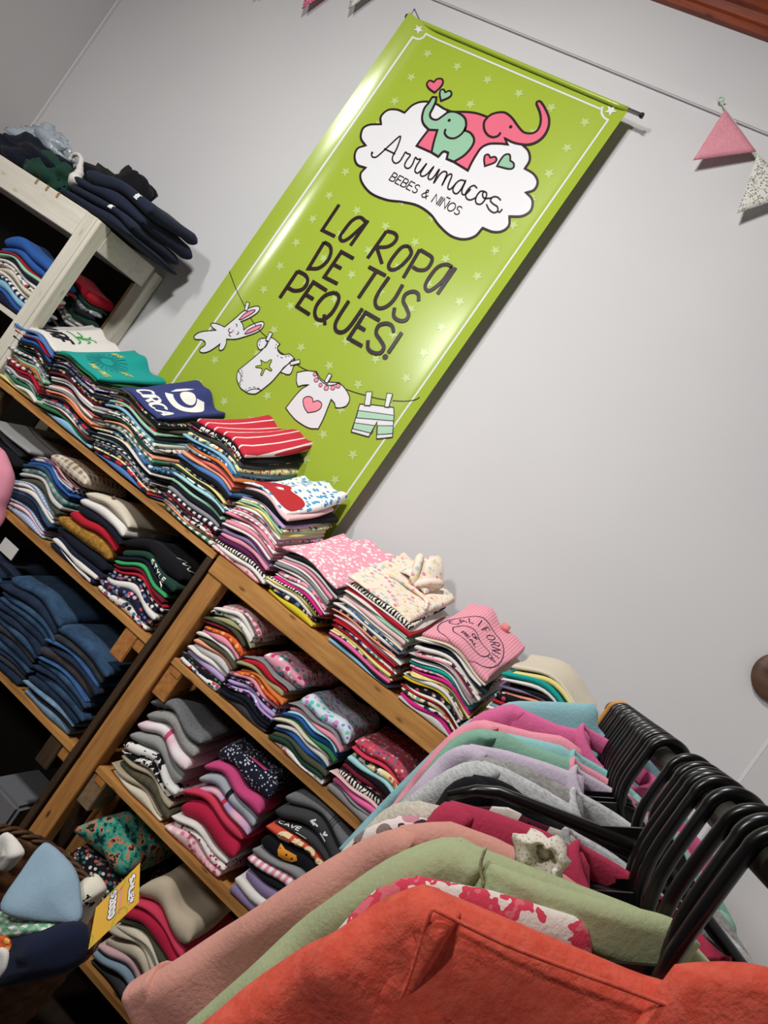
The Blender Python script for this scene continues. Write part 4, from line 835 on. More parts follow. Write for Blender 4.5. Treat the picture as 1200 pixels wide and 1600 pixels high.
stack('in the leftmost pile', G_L, (-1.9, -1.73), (-1.9, -1.735), Z, .16, .05, [('dg', 1), ('bk', 1), ('nv', 1), ('lg', 1), ('bk', 1), ('lg', 2)][:5], seed=45, y0=1.87, dep=.26, word='folded shirt', toplabel='charcoal shirt under the pale grey one at the left edge')
o, s = stack('', G_L, (-1.91, -1.715), (-1.91, -1.715), Z+.168, .012, .04, [('gry', 1)], seed=46, y0=1.862, dep=.28, toplabel='pale grey shirt with dark piping and lettering at the left edge', hump=.0)
on_surf(o, s, 'piping', 'pr_k', [[(.02, .5), (.98, .38)], ], w=.004)
on_surf(o, s, 'red_lettering', 'pr_r', txt('RIDE', .5, .72, .9, .12), w=.004); on_surf(o, s, 'script_print', 'pr_k', [cr([(.2, .6), (.26, .72), (.32, .6), (.4, .72), (.46, .6)], 4)], w=.003)
# ---- left unit, jeans
G_J = 'folded jeans on the left unit'
Z = .5805; kw = dict(name='folded_jeans', word='folded jeans', cat='jeans', y0=1.862, dep=.27, hump=.012)
stack('in the left jeans pile', G_J, (-1.5, -1.275), (-1.51, -1.265), Z, .235, .03, [('j1', 2.1), ('j2', 1.6), 'j1', 'j1', 'j2', ('j2', 1.4), 'j1', 'j4', 'j2', 'j1', 'j2', 'j4', 'j2'], seed=51, toplabel='mid blue folded jeans topping the left jeans pile', **kw)
stack('in the right jeans pile', G_J, (-1.25, -1.045), (-1.28, -1.055), Z, .22, .03, [('j1', 2), ('j4', 1.5), ('j5', 1.4), 'j2', ('j6', 1.5), 'j5', 'j1', 'j2', 'j1', ('j2', 1.3), ('j3', .8), 'bk', ('j3', .8)], seed=52, toplabel='mid blue folded jeans topping the right jeans pile', **kw)
stack('in the leftmost jeans pile', G_J, (-1.75, -1.53), (-1.75, -1.53), Z, .2, .03, ['j2', 'j1', 'j4', 'j1', 'j2', 'j1', 'j5', 'j2', 'j4', 'j2'], seed=53, toplabel='dark blue folded jeans topping the pile at the left edge', **kw)
# ---- white unit
G_W = 'folded clothes on the white unit'
kw = dict(y0=1.868, dep=.25, hump=.02)
kw['dep'] = .13
stack('in the blue and white pile', G_W, (-2.3, -2.06), (-2.3, -2.07), 1.431, .19, .02, [('bl', 2), ('bl', 1.6), 'rd', 'mg', 'dn', ('wh', 1), 'wp', ('cr', 1.2), 'wh', 'wn', ('sb', 1.2), 'bl', 'nv'], seed=61, toplabel='bright blue folded sweatshirt inside the white shelf unit', **kw)
kw = dict(name='folded_sweatshirt', word='folded sweatshirt', cat='sweatshirt', y0=1.85, dep=.27, hump=.01, rr=.024)
o, s = stack('in the navy pile with white crests', G_W, (-2.2, -1.86), (-2.16, -1.84), 1.8335, .125, .03, [('dnv', 1.5), ('dnv', 1.2), ('dnv', 1.2), ('dnv', 1)], seed=63, toplabel='topmost of the navy sweatshirts with a white crest, on the white unit', **kw)
for k_, u_ in ((1, .74), (3, .6)):
    on_nose(k_, 'white_crest', 'pr_w', [ell(u_, .35, .022, .3, 12)+[(u_+.022, .35)], [(u_-.015, .35), (u_+.015, .35)], [(u_-.03, .9), (u_, .75), (u_+.03, .9)], [(u_-.03, -.1), (u_+.03, -.1)]], w=.004)
# loose clothes heaped on the white unit
def heap(name, cat, label, cx, cy, z, rx, ry, rz, mat, seed, group=None, amp=.3):
    from mathutils import noise as mn
    off = Vector((seed*3.1, seed*1.7, 0)); nu, nv = 44, 26; vs = []; fs = []
    for j in range(nv+1):
        t = pi*j/nv
        for i in range(nu):
            a = 2*pi*i/nu; d = Vector((cos(a)*sin(t), sin(a)*sin(t), cos(t)))
            f = 1+amp*mn.noise(d*1.6+off)*1.6-amp*.55*abs(mn.noise(d*3.4+off))*2+amp*.2*mn.noise(d*9+off)
            vs.append(Vector((d.x*rx*f*1.1, d.y*ry*f*1.1, max(-rz*.6, d.z*rz*f)+rz*.6)))
    for j in range(nv):
        for i in range(nu): fs.append([j*nu+i, (j+1)*nu+i, (j+1)*nu+(i+1) % nu, j*nu+(i+1) % nu])
    return tag(obj(name, vs, fs, mat, None, (cx, cy, z)), label, cat, group)
heap('sweatshirt', 'sweatshirt', 'black crumpled sweatshirt behind the white cloth on the white unit', -2.17, 2.05, 1.834, .15, .09, .135, 'bk', 1, amp=.36)
heap('sweatshirt', 'sweatshirt', 'dark crumpled garment at the left edge on the white unit', -2.5, 1.98, 1.834, .2, .1, .075, 'dn', 2)
heap('sweatshirt', 'sweatshirt', 'bottle green crumpled garment on the front of the white unit', -2.36, 1.93, 1.834, .1, .06, .062, 'dt', 3)
heap('sweatshirt', 'sweatshirt', 'very dark green bundled garment beside the bottle green one', -2.32, 2.02, 1.834, .08, .07, .1, 'dkg', 4)
heap('plastic_bag', 'bag', 'clear plastic bag with blue printing at the left edge', -2.62, 2.05, 1.93, .13, .05, .06, 'bag', 5, amp=.5)
# white knitted strap hanging over the heap
v, f = tube(cr([(-2.36, 1.95, 1.955), (-2.355, 1.945, 1.975), (-2.33, 1.94, 1.985), (-2.3, 1.935, 1.975), (-2.28, 1.93, 1.95), (-2.25, 1.915, 1.93), (-2.22, 1.89, 1.905), (-2.2, 1.88, 1.89)], 4), [.007]*12+[.009]*4+[.012]*4+[.016]*4+[.022]*5, 10)
o = Vector((-2.2, 1.88, 1.89)); tag(obj('knitted_strap', [q-o for q in v], f, 'knit', None, o), 'white ribbed knitted strap curled on the dark heap of clothes', 'strap')
# ---- small paper tag at the left edge
tag(box('paper_tag', (-1.59, -1.525, 1.846, 1.848, .845, .885), 'paper', None, 0), 'white paper tag hanging below the left unit shelf', 'tag')
tag(box('plastic_box', (-1.2, -1.06, 1.9, 2.1, .001, .32), 'greybox', None, .01), 'dark grey plastic box on the floor under the jeans', 'box')
tag(box('wooden_crate_board', (-1.22, -1.02, 1.72, 1.84, .001, .2), 'pine_x', None, .003), 'rough pine crate on the floor in front of the grey box', 'crate')
stack('behind the white unit blue pile', G_W, (-2.27, -2.03), (-2.26, -2.03), 1.431, .2, .01, [('rd', 1.4), ('dt', 1.2), 'gp', 'dn', 'dt', 'gs', 'gs', 'nv', 'wp', 'bk'], seed=62, y0=2.015, dep=.13, hump=.02, toplabel='red folded garment behind the blue pile in the white unit')
# ------------------------------------------------------------------ clothes rack
def barp(d): return EYE+R0*(.269+.2665*(d-.43))-UP0*(.0327+.0212*(d-.43))+FW*d
BD = (barp(1.2)-barp(.4)).normalized(); EL = Vector((-BD.y, BD.x, 0)).normalized(); BN = Vector((BD.x, BD.y, 0)).normalized()
def hp(px, py, d):
    P = barp(d); r = ray(px, py); Q = EYE+r*((P-EYE).dot(BN)/r.dot(BN))-P
    return (Q.dot(EL), Q.z)
rk = empty('clothes_rack', (barp(.7).x, barp(.7).y, 0)); tag(rk, 'dark metal clothes rack whose rail runs away towards the wall', 'clothes rack')
RO_ = rk.location.copy(); A_, B_ = barp(-.35), barp(1.2)
v, f = tube([A_, B_], .0105, 18); obj('rail', [q-RO_ for q in v], f, 'rail', rk)
v, f = tube([B_-BD*.002, B_+BD*.014], .0145, 18); obj('rail_end_cap', [q-RO_ for q in v], f, 'rackblk', rk)
v, f = tube([barp(.585)-BD*.012, barp(.585)+BD*.012], .0118, 18); obj('rail_collar', [q-RO_ for q in v], f, 'steel', rk)
for q0 in (A_+BD*.03, B_-BD*.012):
    b0 = Vector((q0.x, q0.y, .03))
    v, f = tube([b0, q0-Vector((0, 0, .008))], .0115, 14); obj('upright', [q-RO_ for q in v], f, 'rackblk', rk)
    v, f = tube([b0-EL*.2, b0+EL*.2], .013, 12); obj('foot', [q-RO_ for q in v], f, 'rackblk', rk)
    for s in (-1, 1):
        v, f = tube([b0+EL*.2*s-Vector((0, 0, .029)), b0+EL*.2*s], .02, 14); obj('rubber_foot', [q-RO_ for q in v], f, 'rackblk', rk)
def fr(P): return lambda a, y, z: EL*a-BN*y+Vector((0, 0, z))   # y towards the viewer
def hanger(d, label, tilt=0, w=.14, z1=-.063, z2=-.097, group='black plastic hangers on the rack rail', mat='hanger', r=.0042):
    P = barp(d); o = empty('clothes_hanger', P); tag(o, label, 'hanger', group)
    F = fr(P); rh = .0172
    def yo(z): return tilt*z
    pts = [(rh*cos(a), rh*sin(a)) for a in [radians(-15+k*195/13) for k in range(14)]][::-1]     # from -a side over the top to +a side
    arch = [F(a*1.0, yo(z), z+.001) for a, z in reversed(pts)]
    # open tip on the far side, stem on the near (left) side bending to the centre
    tip = [F(-rh*.85, 0, -.011)]
    dz = z1+.063
    left = [F(rh*1.0, yo(-.012), -.014), F(rh*.97, yo(-.028), -.03+dz*.6), F(rh*.6, yo(-.043), -.042+dz), F(0.002, yo(-.055), -.052+dz)]
    arc_ = [F(rh*cos(radians(190-k*200/14)), yo(rh*sin(radians(190-k*200/14))), rh*sin(radians(190-k*200/14))+.001) for k in range(15)]
    v, f = tube(cr(tip+arc_+left, 3), r*.93, 9); obj('hook', v, f, mat, o)
    # shoulders
    n = 10; path = [F(a, yo(-.05), z1+(z2-z1)*(abs(a)-.03)/.11-.9*max(0, abs(a)-w*.86)) for a in [w*(k/n) for k in range(-n, n+1)]]
    v, f = tube(path, [.0045+.0015*(1-abs(k)/n) for k in range(-n, n+1)], 9); obj('shoulder_bar', v, f, mat, o)
    vs = []; tri = [(-.05, z1-.004), (.05, z1-.004), (.013, z1+.022), (0, z1+.026), (-.013, z1+.022)]
    for s in (-.0016, .0016): vs += [F(a, yo(z)+s, z) for a, z in tri]
    k = 5; fs = [list(range(k))[::-1], [k+i for i in range(k)]]+[[i, (i+1) % k, k+(i+1) % k, k+i] for i in range(k)]
    obj('gusset', vs, fs, mat, o, smooth=False)
    return o
def interp(P, x):
    for (a, b), (c, d) in zip(P, P[1:]):
        if a <= x <= c: return b+(d-b)*(x-a)/max(1e-6, c-a)
    return P[0][1] if x < P[0][0] else P[-1][1]
def garment(name, cat, label, d, ridge, si, mat, T=.016, hem=-.52, sw=.075, neck=None, sleeve_end=None, seed=0, fold=.005, cuffm=None, yoke=None, nb_r=.056, nbz=None, flatneck=False):
    """ridge: pixel polyline neck -> shoulder (index si) -> down the sleeve"""
    R = random.Random(seed); P = barp(d); F = fr(P)
    pts = [hp(x, y, d) for x, y in ridge]
    sh = pts[si]; body = sorted(pts[:si+1], key=lambda p: p[0])
    body = [p for p in body if p[0] > .03]
    W = sh[0]; z0 = body[0][1] if body else -.08
    ap = sorted(pts[:si+1], key=lambda p: p[0])
    prof = [(0, interp(ap, 0))]+[p for p in ap if 0 < p[0] <= .045] if flatneck else [(0.0, z0-.03), (.03, z0-.022), (.045, z0)]+[p for p in body if p[0] > .045]
    if prof[-1][0] < W: prof.append(sh)
    root = empty(name, P); tag(root, label, cat)
    ph = [R.uniform(0, 6) for _ in range(6)]
    def bpos(u, v, h):
        a = (2*u-1)*W; top = interp(prof, abs(a))-.0; k = v
        aa = a*(1-.0*k)+(.012*sin(pi*k))*(1 if a > 0 else -1)*0
        z = top+(hem-top)*max(0, v)**1.15
        fl = fold*(sin(a*60+ph[0]+3*v)*.6+sin(a*33+ph[1]-4*v)+.5*sin(v*9+ph[2]))*min(1, v*3)
        th_ = T*(.62+.38*min(1, v*4))
        y = h*th_+fl
        if yoke and .0 < v < .2: y += 0
        return F(aa, y, z)
    V = edges(20, .06); V = ([x for x in V[0]], V[1])
    v, f = pillow(bpos, edges(30, .05), V); obj('body', v, f, mat, root)
    # sleeve (left side, plus a mirrored one on the far side)
    sl = pts[si:]
    if sl[-1][1] > sh[1]-.12: sl = sl+[(sl[-1][0]+.004, sl[-1][1]-.05), (sl[-1][0]+.006, sl[-1][1]-.13)]
    if sleeve_end: sl = sl+[sleeve_end]
    C_ = cr([Vector(p) for p in [(sh[0]-.02, sh[1]+.004)]+sl], 4); n = len(C_)-1
    Ls = [0]
    for a, b in zip(C_, C_[1:]): Ls.append(Ls[-1]+(b-a).length)
    def sp(s):
        s *= Ls[-1]
        for i in range(n):
            if Ls[i+1] >= s: break
        t = (s-Ls[i])/max(1e-6, Ls[i+1]-Ls[i]); p = C_[i].lerp(C_[i+1], t)
        d0 = (C_[min(n, i+2)]-C_[max(0, i-1)]).normalized(); return p, Vector((d0.y, -d0.x))
    for side in (1, -1):
        def spos(u, v, h):
            p, nr = sp(u)
            inn = nr if nr.x+nr.y < 0 else -nr
            w_ = sw*(1-.25*u)*(.55+.45*min(1, u*4+.2)); q = p+inn*w_*v
            y = h*T*(1.03-.2*v)+fold*(1-.6*v)*(sin(u*14+ph[3]+v*2)+.6*sin(u*25+ph[4]-3*v))*.6+ .001
            return F(q.x*side, y, q.y)
        v, f = pillow(spos, edges(18, .04), edges(8, .2)); so = obj('sleeve', v, f, mat, root)
        if side == 1 and cuffm:
            def cpos(u, v, h):
                p, nr = sp(.9+.1*u); inn = nr if nr.x+nr.y < 0 else -nr
                return F((p+inn*(sw*.8*v-.003)).x, h*T*1.12+.001, (p+inn*(sw*.8*v-.003)).y)
            v, f = pillow(cpos, edges(6, .1), edges(10, .1)); obj('cuff', v, f, cuffm, root)
    if neck:
        # ribbed band round the neck opening, front lower than the back
        n_ = 40; vs = []; fs = []; mprof = 8
        for k in range(n_):
            a = 2*pi*k/n_; front = sin(a)   # +1 = viewer side
            cx, cy, cz = nb_r*cos(a), .018*front, (nbz if nbz else z0)-.005-.014*(1+front)*abs(sin(a))
            out_ = Vector((cos(a)*.6, front)).normalized()
            for j in range(mprof):
                b = 2*pi*j/mprof; rr_ = .0032*(1+.25*(k % 2)); hh = .0105
                vs.append(F(cx+out_.x*rr_*cos(b), cy+out_.y*rr_*cos(b), cz+hh*sin(b)))
        for k in range(n_):
            for j in range(mprof): fs.append([k*mprof+j, k*mprof+(j+1) % mprof, ((k+1) % n_)*mprof+(j+1) % mprof, ((k+1) % n_)*mprof+j])
        obj('neckband', vs, fs, neck, root)
    if yoke:
        for line in yoke:
            q = [hp(x, y, d-T*.9) for x, y in line]
            # seam follows the front face
            pts3 = [F(a, T*.99, z) for a, z in q]
            v, f = tube(cr(pts3, 4), .0011, 6); obj('seam', v, f, mat, root)
    return root
H = lambda d, l, **k: hanger(d, l, **k)
g = garment
far = 'black hanger in the tight row at the far end of the rail'
# far end first
g('hanging_shirt', 'shirt', 'small red garment on the orange wooden hanger at the rail end', 1.12, [(948, 1135), (925, 1108), (888, 1104), (850, 1112)], 2, 'rd', T=.01, hem=-.4, seed=1)
hanger(1.135, 'orange wooden hanger tip showing beyond the red garment', w=.10, mat='hang_w', group=None)
g('hanging_sweatshirt', 'sweatshirt', 'dusty sky blue sweatshirt hanging farthest left behind the pinks', 1.0, [(930, 1100), (860, 1096), (800, 1095), (740, 1120), (690, 1160), (600, 1250), (530, 1325)], 3, 'dsk', T=.013, seed=2, sw=.06)
g('hanging_sweatshirt', 'sweatshirt', 'rose pink sweatshirt hanging between the sky blue and soft pink ones', .905, [(930, 1150), (870, 1132), (800, 1100), (765, 1108), (735, 1125)], 2, 'hpk', T=.012, neck='hpk', seed=3)
g('hanging_sweatshirt', 'sweatshirt', 'soft pink sweatshirt just above the aqua one', .865, [(880, 1150), (830, 1143), (755, 1124), (720, 1135), (690, 1160)], 2, 'bpk', T=.012, seed=4)
g('hanging_sweatshirt', 'sweatshirt', 'aqua sweatshirt with a thick neckband', .825, [(945, 1190), (880, 1165), (800, 1147), (755, 1140), (715, 1155), (680, 1190)], 3, 'aqu', T=.012, neck='aqu', seed=5)
g('hanging_sweatshirt', 'sweatshirt', 'dusty mint green sweatshirt with a pink neckband', .785, [(890, 1185), (830, 1165), (790, 1145), (750, 1138), (700, 1160), (640, 1235), (560, 1310), (530, 1345)], 3, 'mnt', T=.013, neck='bpk', seed=6, sw=.055)
g('hanging_sweatshirt', 'sweatshirt', 'pale lilac sweatshirt with purple lettering by the collar', .735, [(915, 1215), (850, 1190), (790, 1172), (735, 1162), (705, 1170), (675, 1195)], 3, 'lil', T=.012, neck='lil', seed=7)
g('hanging_sweatshirt', 'sweatshirt', 'grey heather sweatshirt with the widest neck, behind the bare hanger arm', .655, [(1000, 1278), (900, 1240), (830, 1200), (765, 1183), (715, 1195), (650, 1240), (590, 1290)], 3, 'hg', T=.014, neck='hgr', seed=8)
g('hanging_sweatshirt', 'sweatshirt', 'light heather grey sweatshirt with pale rounded shoulder', .625, [(900, 1262), (840, 1226), (790, 1200), (755, 1188), (715, 1194), (650, 1235), (580, 1300)], 3, 'hgr', T=.012, seed=9)
g('hanging_bolero', 'bolero', 'black cap sleeve bolero draped over the oatmeal garments', .585, [(800, 1228), (775, 1216), (740, 1210), (700, 1228), (676, 1262)], 2, 'bk', T=.012, seed=10, hem=-.3)
g('hanging_shirt', 'shirt', 'cream and maroon striped shirt visible under the bare hanger arm', .565, [(890, 1302), (840, 1285), (790, 1262), (700, 1262), (680, 1275)], 2, 'mwp', T=.009, neck='hgr', seed=11)
g('hanging_sweatshirt', 'sweatshirt', 'oatmeal heather sweatshirt just left of the crimson shoulder', .545, [(760, 1282), (700, 1262), (650, 1250), (605, 1262), (565, 1300)], 2, 'hcr', T=.012, seed=12)
g('hanging_shirt', 'shirt', 'cream shirt with black marks along its shoulder', .525, [(750, 1302), (690, 1285), (640, 1273), (590, 1285), (550, 1312)], 2, 'ct', T=.009, seed=13)
g('hanging_sweatshirt', 'sweatshirt', 'crimson pink sweatshirt with a thick neckband', .50, [(930, 1345), (850, 1297), (770, 1268), (705, 1250), (680, 1263), (660, 1290)], 3, 'crms', T=.013, neck='crms', seed=14)
dp = g('hanging_sweatshirt', 'sweatshirt', 'long sleeved dusty pink sweatshirt with a cuffed sleeve hanging down left', .465, [(890, 1372), (780, 1312), (700, 1283), (625, 1290), (500, 1350), (350, 1450), (208, 1540)], 3, 'dpink', T=.017, seed=15, sw=.085, cuffm='dpink', hem=-.46, fold=.006)
sg = g('hanging_sweatshirt', 'sweatshirt', 'sage green sweatshirt behind the coral fleece', .42, [(1080, 1462), (1000, 1420), (920, 1378), (800, 1330), (720, 1313), (660, 1318), (590, 1350), (480, 1430), (380, 1520), (290, 1600)], 4, 'sage', T=.018, neck=None, flatneck=True, seed=16, sw=.08, fold=.006, yoke=[[(760, 1322), (752, 1350), (758, 1385)]])
g('hanging_shirt', 'shirt', 'white shirt with red roses tucked behind the coral fleece', .39, [(1100, 1505), (1050, 1465), (900, 1432), (770, 1392), (650, 1368), (600, 1385), (560, 1415)], 4, 'rfl', T=.008, seed=17, hem=-.4)
cl = g('hanging_jacket', 'jacket', 'coral fleece jacket nearest the viewer', .355, [(1130, 1560), (1000, 1525), (900, 1490), (780, 1440), (668, 1385), (620, 1398), (500, 1465), (400, 1530), (310, 1600)], 4, 'coral', T=.02, seed=18, sw=.09, fold=.007, hem=-.5, flatneck=True, yoke=[[(676, 1418), (662, 1460), (640, 1530), (605, 1600)], [(680, 1418), (800, 1476), (950, 1532), (1100, 1588)]])
# raised coral collar flap at the right
F = fr(barp(.355))
def flap(u, v, h):
    a = .02-.09*u; z = -.062+.03*sin(pi*min(1, u*1.2))*(1-.3*v)-.07*v
    return F(a, .012+h*.009+.012*sin(pi*u), z)
v, f = pillow(flap, edges(12, .08), edges(8, .12)); obj('collar', v, f, 'coral', cl)
# folded sage collar roll seen right of its shoulder seam
F = fr(barp(.42)); qa = [hp(x, y, .42) for x, y in [(760, 1345), (860, 1375), (960, 1400), (1040, 1425), (1082, 1470)]]
CC = cr([Vector(p) for p in qa], 5)
def roll(u, v, h):
    i = min(len(CC)-2, int(u*(len(CC)-1))); t = u*(len(CC)-1)-i; p = CC[i].lerp(CC[i+1], t)
    return F(p.x, .013+.010*sin(pi*u)+h*.008, p.y+.004-.036*v*(.6+.5*u))
v, f = pillow(roll, edges(16, .2), edges(8, .25)); obj('collar', v, f, 'sage', sg)
# lace ruffle on the dusty pink shoulder
F = fr(barp(.445)); q = hp(845, 1335, .445); vs = []; fs = []; nu, nv = 28, 9
for j in range(nv+1):
    for i in range(nu):
        a = 2*pi*i/nu; t = j/nv; r = (.004+.0115*t)*(1+.1*sin(3*a+t*2)+.08*sin(7*a+2*t)+.05*sin(13*a))
        vs.append(F(q[0]+r*cos(a)*1.15, .006+.012*sin(pi*t)+.004*sin(6*a)*t, q[1]+.004+r*sin(a)*.9-.003*t))
for j in range(nv):
    for i in range(nu): fs.append([j*nu+i, j*nu+(i+1) % nu, (j+1)*nu+(i+1) % nu, (j+1)*nu+i])
fs.append(list(range(nu))); vs2 = [q_-dp.location+barp(.445) for q_ in vs]
rfo = obj('lace_ruffle', vs2, fs, 'lace', dp); sm = rfo.modifiers.new('thick', 'SOLIDIFY'); sm.thickness = .0025
# purple lettering and care details on the lilac one
hs = [(.36, 'black hanger carrying the coral fleece at the right edge'), (.382, 'black hanger carrying the white rose printed shirt'), (.409, 'black hanger carrying the sage green sweatshirt'), (.453, 'black hanger carrying the long sleeved dusty pink sweatshirt'),
 (.491, 'black hanger carrying the crimson pink sweatshirt'), (.512, 'black hanger carrying the cream shirt with black marks'), (.529, 'black hanger carrying the oatmeal sweatshirt'), (.55, 'black hanger with a long bare arm over the striped shirt'), (.59, 'lone black hook with gaps both sides, over the rail collar'),
 (.695, 'first black hook beyond the gap in the rail'), (.715, 'black hanger carrying the pale lilac sweatshirt'), (.745, 'black hanger directly behind the lilac one'), (.765, 'black hanger carrying the dusty mint green sweatshirt'), (.79, 'black hanger between the mint and aqua sweatshirts'), (.815, 'black hanger carrying the aqua sweatshirt')]
for i, (d, l) in enumerate(hs):
    a_, b_ = (-.12, -.15) if d < .37 else (-.095, -.138) if d < .54 else (-.063, -.097) if d < .56 else (-.078, -.112)
    hanger(d, l, tilt=random.Random(i).uniform(-.12, .12), r=.0045, z1=a_, z2=b_, w=.14 if .54 < d < .56 else .128)
for i, d in enumerate((.845, .87, .893, .917, .945, .97, 1.0, 1.03, 1.06, 1.09)): hanger(d, far, tilt=random.Random(i+50).uniform(-.15, .15), z1=-.075, z2=-.11, w=.125)
# garment on the right side of the far hangers, glimpsed between hooks
# ------------------------------------------------------------------ basket
BC = Vector((-.70, 1.45, 0)); bz = .5
bs = empty('wicker_basket', BC); tag(bs, 'dark brown wicker basket heaped with clothes in the lower left corner', 'basket')
vs = []; fs = []; nu, nv = 96, 44
for j in range(nv+1):
    t = j/nv; r0 = .145+.047*t
    for i in range(nu):
        a = 2*pi*i/nu; r = r0+.0045*(1 if (i//3+j//2) % 2 else -1)*sin(pi*(i % 3+.5)/3)
        vs.append(Vector((r*cos(a), r*sin(a), .004+(bz-.01)*t)))
for j in range(nv):
    for i in range(nu): fs.append([j*nu+i, j*nu+(i+1) % nu, (j+1)*nu+(i+1) % nu, (j+1)*nu+i])
fs.append(list(range(nu))[::-1]); bo = obj('woven_body', vs, fs, 'wick', bs)
sm = bo.modifiers.new('thick', 'SOLIDIFY'); sm.thickness = .006
for s in range(3):
    path = [Vector(((.195+.006*cos(14*a+s*2*pi/3))*cos(a), (.195+.006*cos(14*a+s*2*pi/3))*sin(a), bz+.001+.006*sin(14*a+s*2*pi/3))) for a in [2*pi*k/168 for k in range(168)]]
    v, f = tube(path, .0052, 7, True); obj('braided_rim', v, f, 'wick', bs)
def cloth(name, cat, label, pts, y, T, mat, seed, y2=None, group=None, fold=.006):
    """soft crumpled cloth: outline in the room at distance y (top) .. y2 (bottom), domed, with its own thickness"""
    R = random.Random(seed); ph = [R.uniform(0, 6) for _ in range(4)]
    W = [at(px, py, yy) for (px, py), yy in zip(pts, [y]*len(pts))]
    if y2: 
        zs = [w.z for w in W]; W = [at(px, py, y+(y2-y)*(max(zs)-w.z)/(max(zs)-min(zs))) for (px, py), w in zip(pts, W)]
    W = cr(W, 4, True); c = sum(W, Vector())/len(W); vs = [Vector((0, -T, 0))]; fs = []; n = len(W); rings = [.2, .4, .6, .78, .9, .97, 1]
    for k, r in enumerate(rings):
        for i, w in enumerate(W):
            p = (w-c)*r; e = sqrt(max(0, 1-r**2.6)); p.y -= T*e+fold*(1-r**4)*(sin(p.x*60+ph[0])+sin(p.z*45+p.x*30+ph[1])); vs.append(p)
    for i in range(n): fs.append([0, 1+i, 1+(i+1) % n])
    for k in range(len(rings)-1):
        for i in range(n): fs.append([1+k*n+i, 1+(k+1)*n+i, 1+(k+1)*n+(i+1) % n, 1+k*n+(i+1) % n])
    o = len(vs); 
    for r in (.8, .4):
        for w in W: p = (w-c)*r; p.y += T*.35*(1-r); p.y += T*.4; vs.append(p)
    b = 1+(len(rings)-1)*n
    for i in range(n):
        j = (i+1) % n; fs.append([b+i, o+i, o+j, b+j]); fs.append([o+i, o+n+i, o+n+j, o+j])
    fs.append([o+n+i for i in range(n)])
    return tag(obj(name, vs, fs, mat, None, c), label, cat, group)
GB = 'clothes heaped in the wicker basket'
cloth('trousers', 'trousers', 'pale blue cotton trousers on top of the basket', [(62, 1322), (35, 1360), (2, 1412), (20, 1432), (80, 1440), (126, 1440), (127, 1400), (122, 1368), (108, 1345), (78, 1318)], 1.38, .024, 'bbl', 1, 1.3, GB)
cloth('shirt', 'shirt', 'white garment with pale green print at the back of the basket', [(-10, 1320), (12, 1300), (38, 1328), (30, 1345), (10, 1362), (-10, 1350)], 1.42, .02, 'wh', 2, None, GB)
cloth('shirt', 'shirt', 'green gingham garment under the pale blue trousers', [(-10, 1425), (30, 1432), (92, 1445), (85, 1455), (40, 1462), (-10, 1458)], 1.33, .03, 'pgg', 3, None, GB, .003)
cloth('trousers', 'trousers', 'navy garment filling the front of the basket', [(10, 1465), (60, 1450), (128, 1440), (138, 1480), (120, 1512), (60, 1530), (5, 1532)], 1.33, .06, 'nv', 4, None, GB)
cloth('shirt', 'shirt', 'orange striped garment at the left of the basket', [(-10, 1462), (12, 1466), (18, 1480), (10, 1490), (-10, 1486)], 1.29, .015, 'op', 5, None, GB)
cloth('shirt', 'shirt', 'off-white garment at the left of the basket below the orange', [(-12, 1482), (12, 1484), (14, 1510), (2, 1528), (-12, 1530)], 1.285, .02, 'wh', 6, None, GB)
cloth('shirt', 'shirt', 'cow print cloth between the pale blue trousers and the yellow card', [(126, 1380), (150, 1365), (165, 1385), (160, 1400), (146, 1420), (132, 1450), (124, 1450), (124, 1410)], 1.42, .03, 'cow', 7, None, GB)
v, f = tube(cr([(-.62, 1.28, .515), (-.58, 1.285, .517), (-.55, 1.3, .52), (-.54, 1.33, .518)], 4), .006, 8); o = Vector((-.58, 1.29, .515))
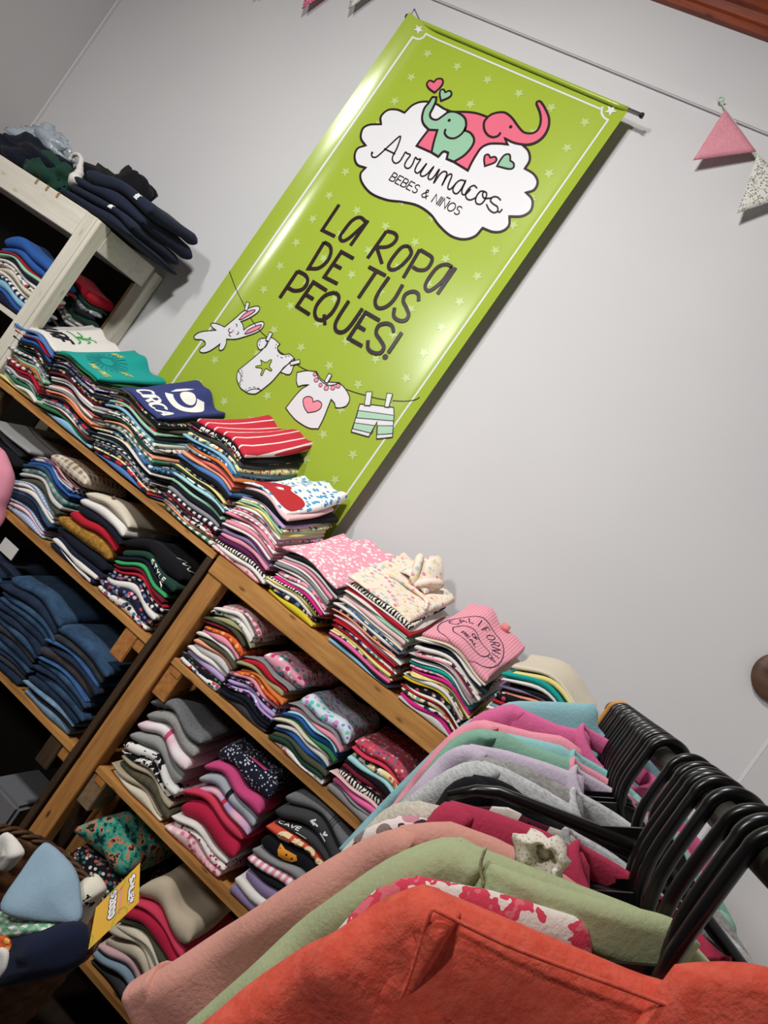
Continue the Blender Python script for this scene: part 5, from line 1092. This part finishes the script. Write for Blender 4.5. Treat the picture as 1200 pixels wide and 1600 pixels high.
# yellow price card stuck in the basket
K = [at(138, 1484, 1.32), at(217, 1410, 1.42), None, at(150, 1418, 1.36)]
pn = (K[1]-K[0]).cross(K[3]-K[0]); r_ = ray(219, 1348); K[2] = EYE+r_*((K[0]-EYE).dot(pn)/r_.dot(pn))
o = (K[0]+K[2])/2; ex = (K[1]-K[0]); ey = (K[3]-K[0]); nn_ = ex.cross(ey).normalized()
if nn_.y > 0: nn_ = -nn_
def kp(u, v, h=0): return K[0]*(1-u)*(1-v)+K[1]*u*(1-v)+K[2]*u*v+K[3]*(1-u)*v+nn_*h-o
card = empty('price_card', o); tag(card, 'yellow sale price card standing in the basket', 'sign')
vs = [kp(u, v, h) for h in (0, -.0012) for u, v in ((0, 0), (1, 0), (1, 1), (0, 1))]
obj('card', vs, [[0, 1, 2, 3], [7, 6, 5, 4]]+[[i, (i+1) % 4, 4+(i+1) % 4, 4+i] for i in range(4)], 'card', card, smooth=False)
def kstroke(strokes, w, h):
    vs = []; fs = []
    for q in strokes:
        P3 = [kp(a, b, h) for a, b in q]
        for i, p in enumerate(P3):
            t = (P3[min(len(P3)-1, i+1)]-P3[max(0, i-1)]).normalized(); s = t.cross(nn_)
            vs += [p-s*w/2, p+s*w/2]
            if i: b = len(vs)-4; fs.append([b, b+1, b+3, b+2])
    return vs, fs
def ktext(s, u, v0, v1, hu):
    t, _ = text2d(s, v0-v1, 1, .1)     # runs down the card, letter tops towards +u
    return [[(u+y*hu, v0-x) for x, y in q] for q in t]
for tx, u, v0, v1, hu in (('SALE!!', .77, .86, .2, .1), ('$2000', .34, .92, .3, .12)):
    q = ktext(tx, u, v0, v1, hu)
    a = kstroke(q, .0062, .0006); obj('lettering_outline', a[0], a[1], 'pr_nv', card, smooth=False)
    a = kstroke(q, .0034, .0010); obj('lettering', a[0], a[1], 'pr_w', card, smooth=False)
a = kstroke([[(.58, .85), (.58, .2)]], .004, .0006); obj('small_print', a[0], a[1], 'pr_pk', card, smooth=False)
a = kstroke([[(.6+.16*cos(t), .0+.28*sin(t)) for t in [k*pi/10 for k in range(11)]], [(.52+.14*cos(t), 1-.2*sin(t)) for t in [k*pi/10 for k in range(11)]], [(.0+.06*cos(t), .2+.12*sin(t)) for t in [-pi/2+k*pi/8 for k in range(9)]]], .0022, .0006); obj('green_rings', a[0], a[1], 'pr_lg', card, smooth=False)
# pale pink garment hanging at the very left edge
cloth('hanging_shirt', 'shirt', 'pale pink garment poking in at the left edge by the shirts', [(-40, 690), (2, 700), (16, 725), (19, 745), (12, 775), (3, 795), (-5, 830), (-40, 840)], 1.825, .05, 'pk', 9)
# knot-eyed ink on the orange red and black sweatshirts of the charcoal pile
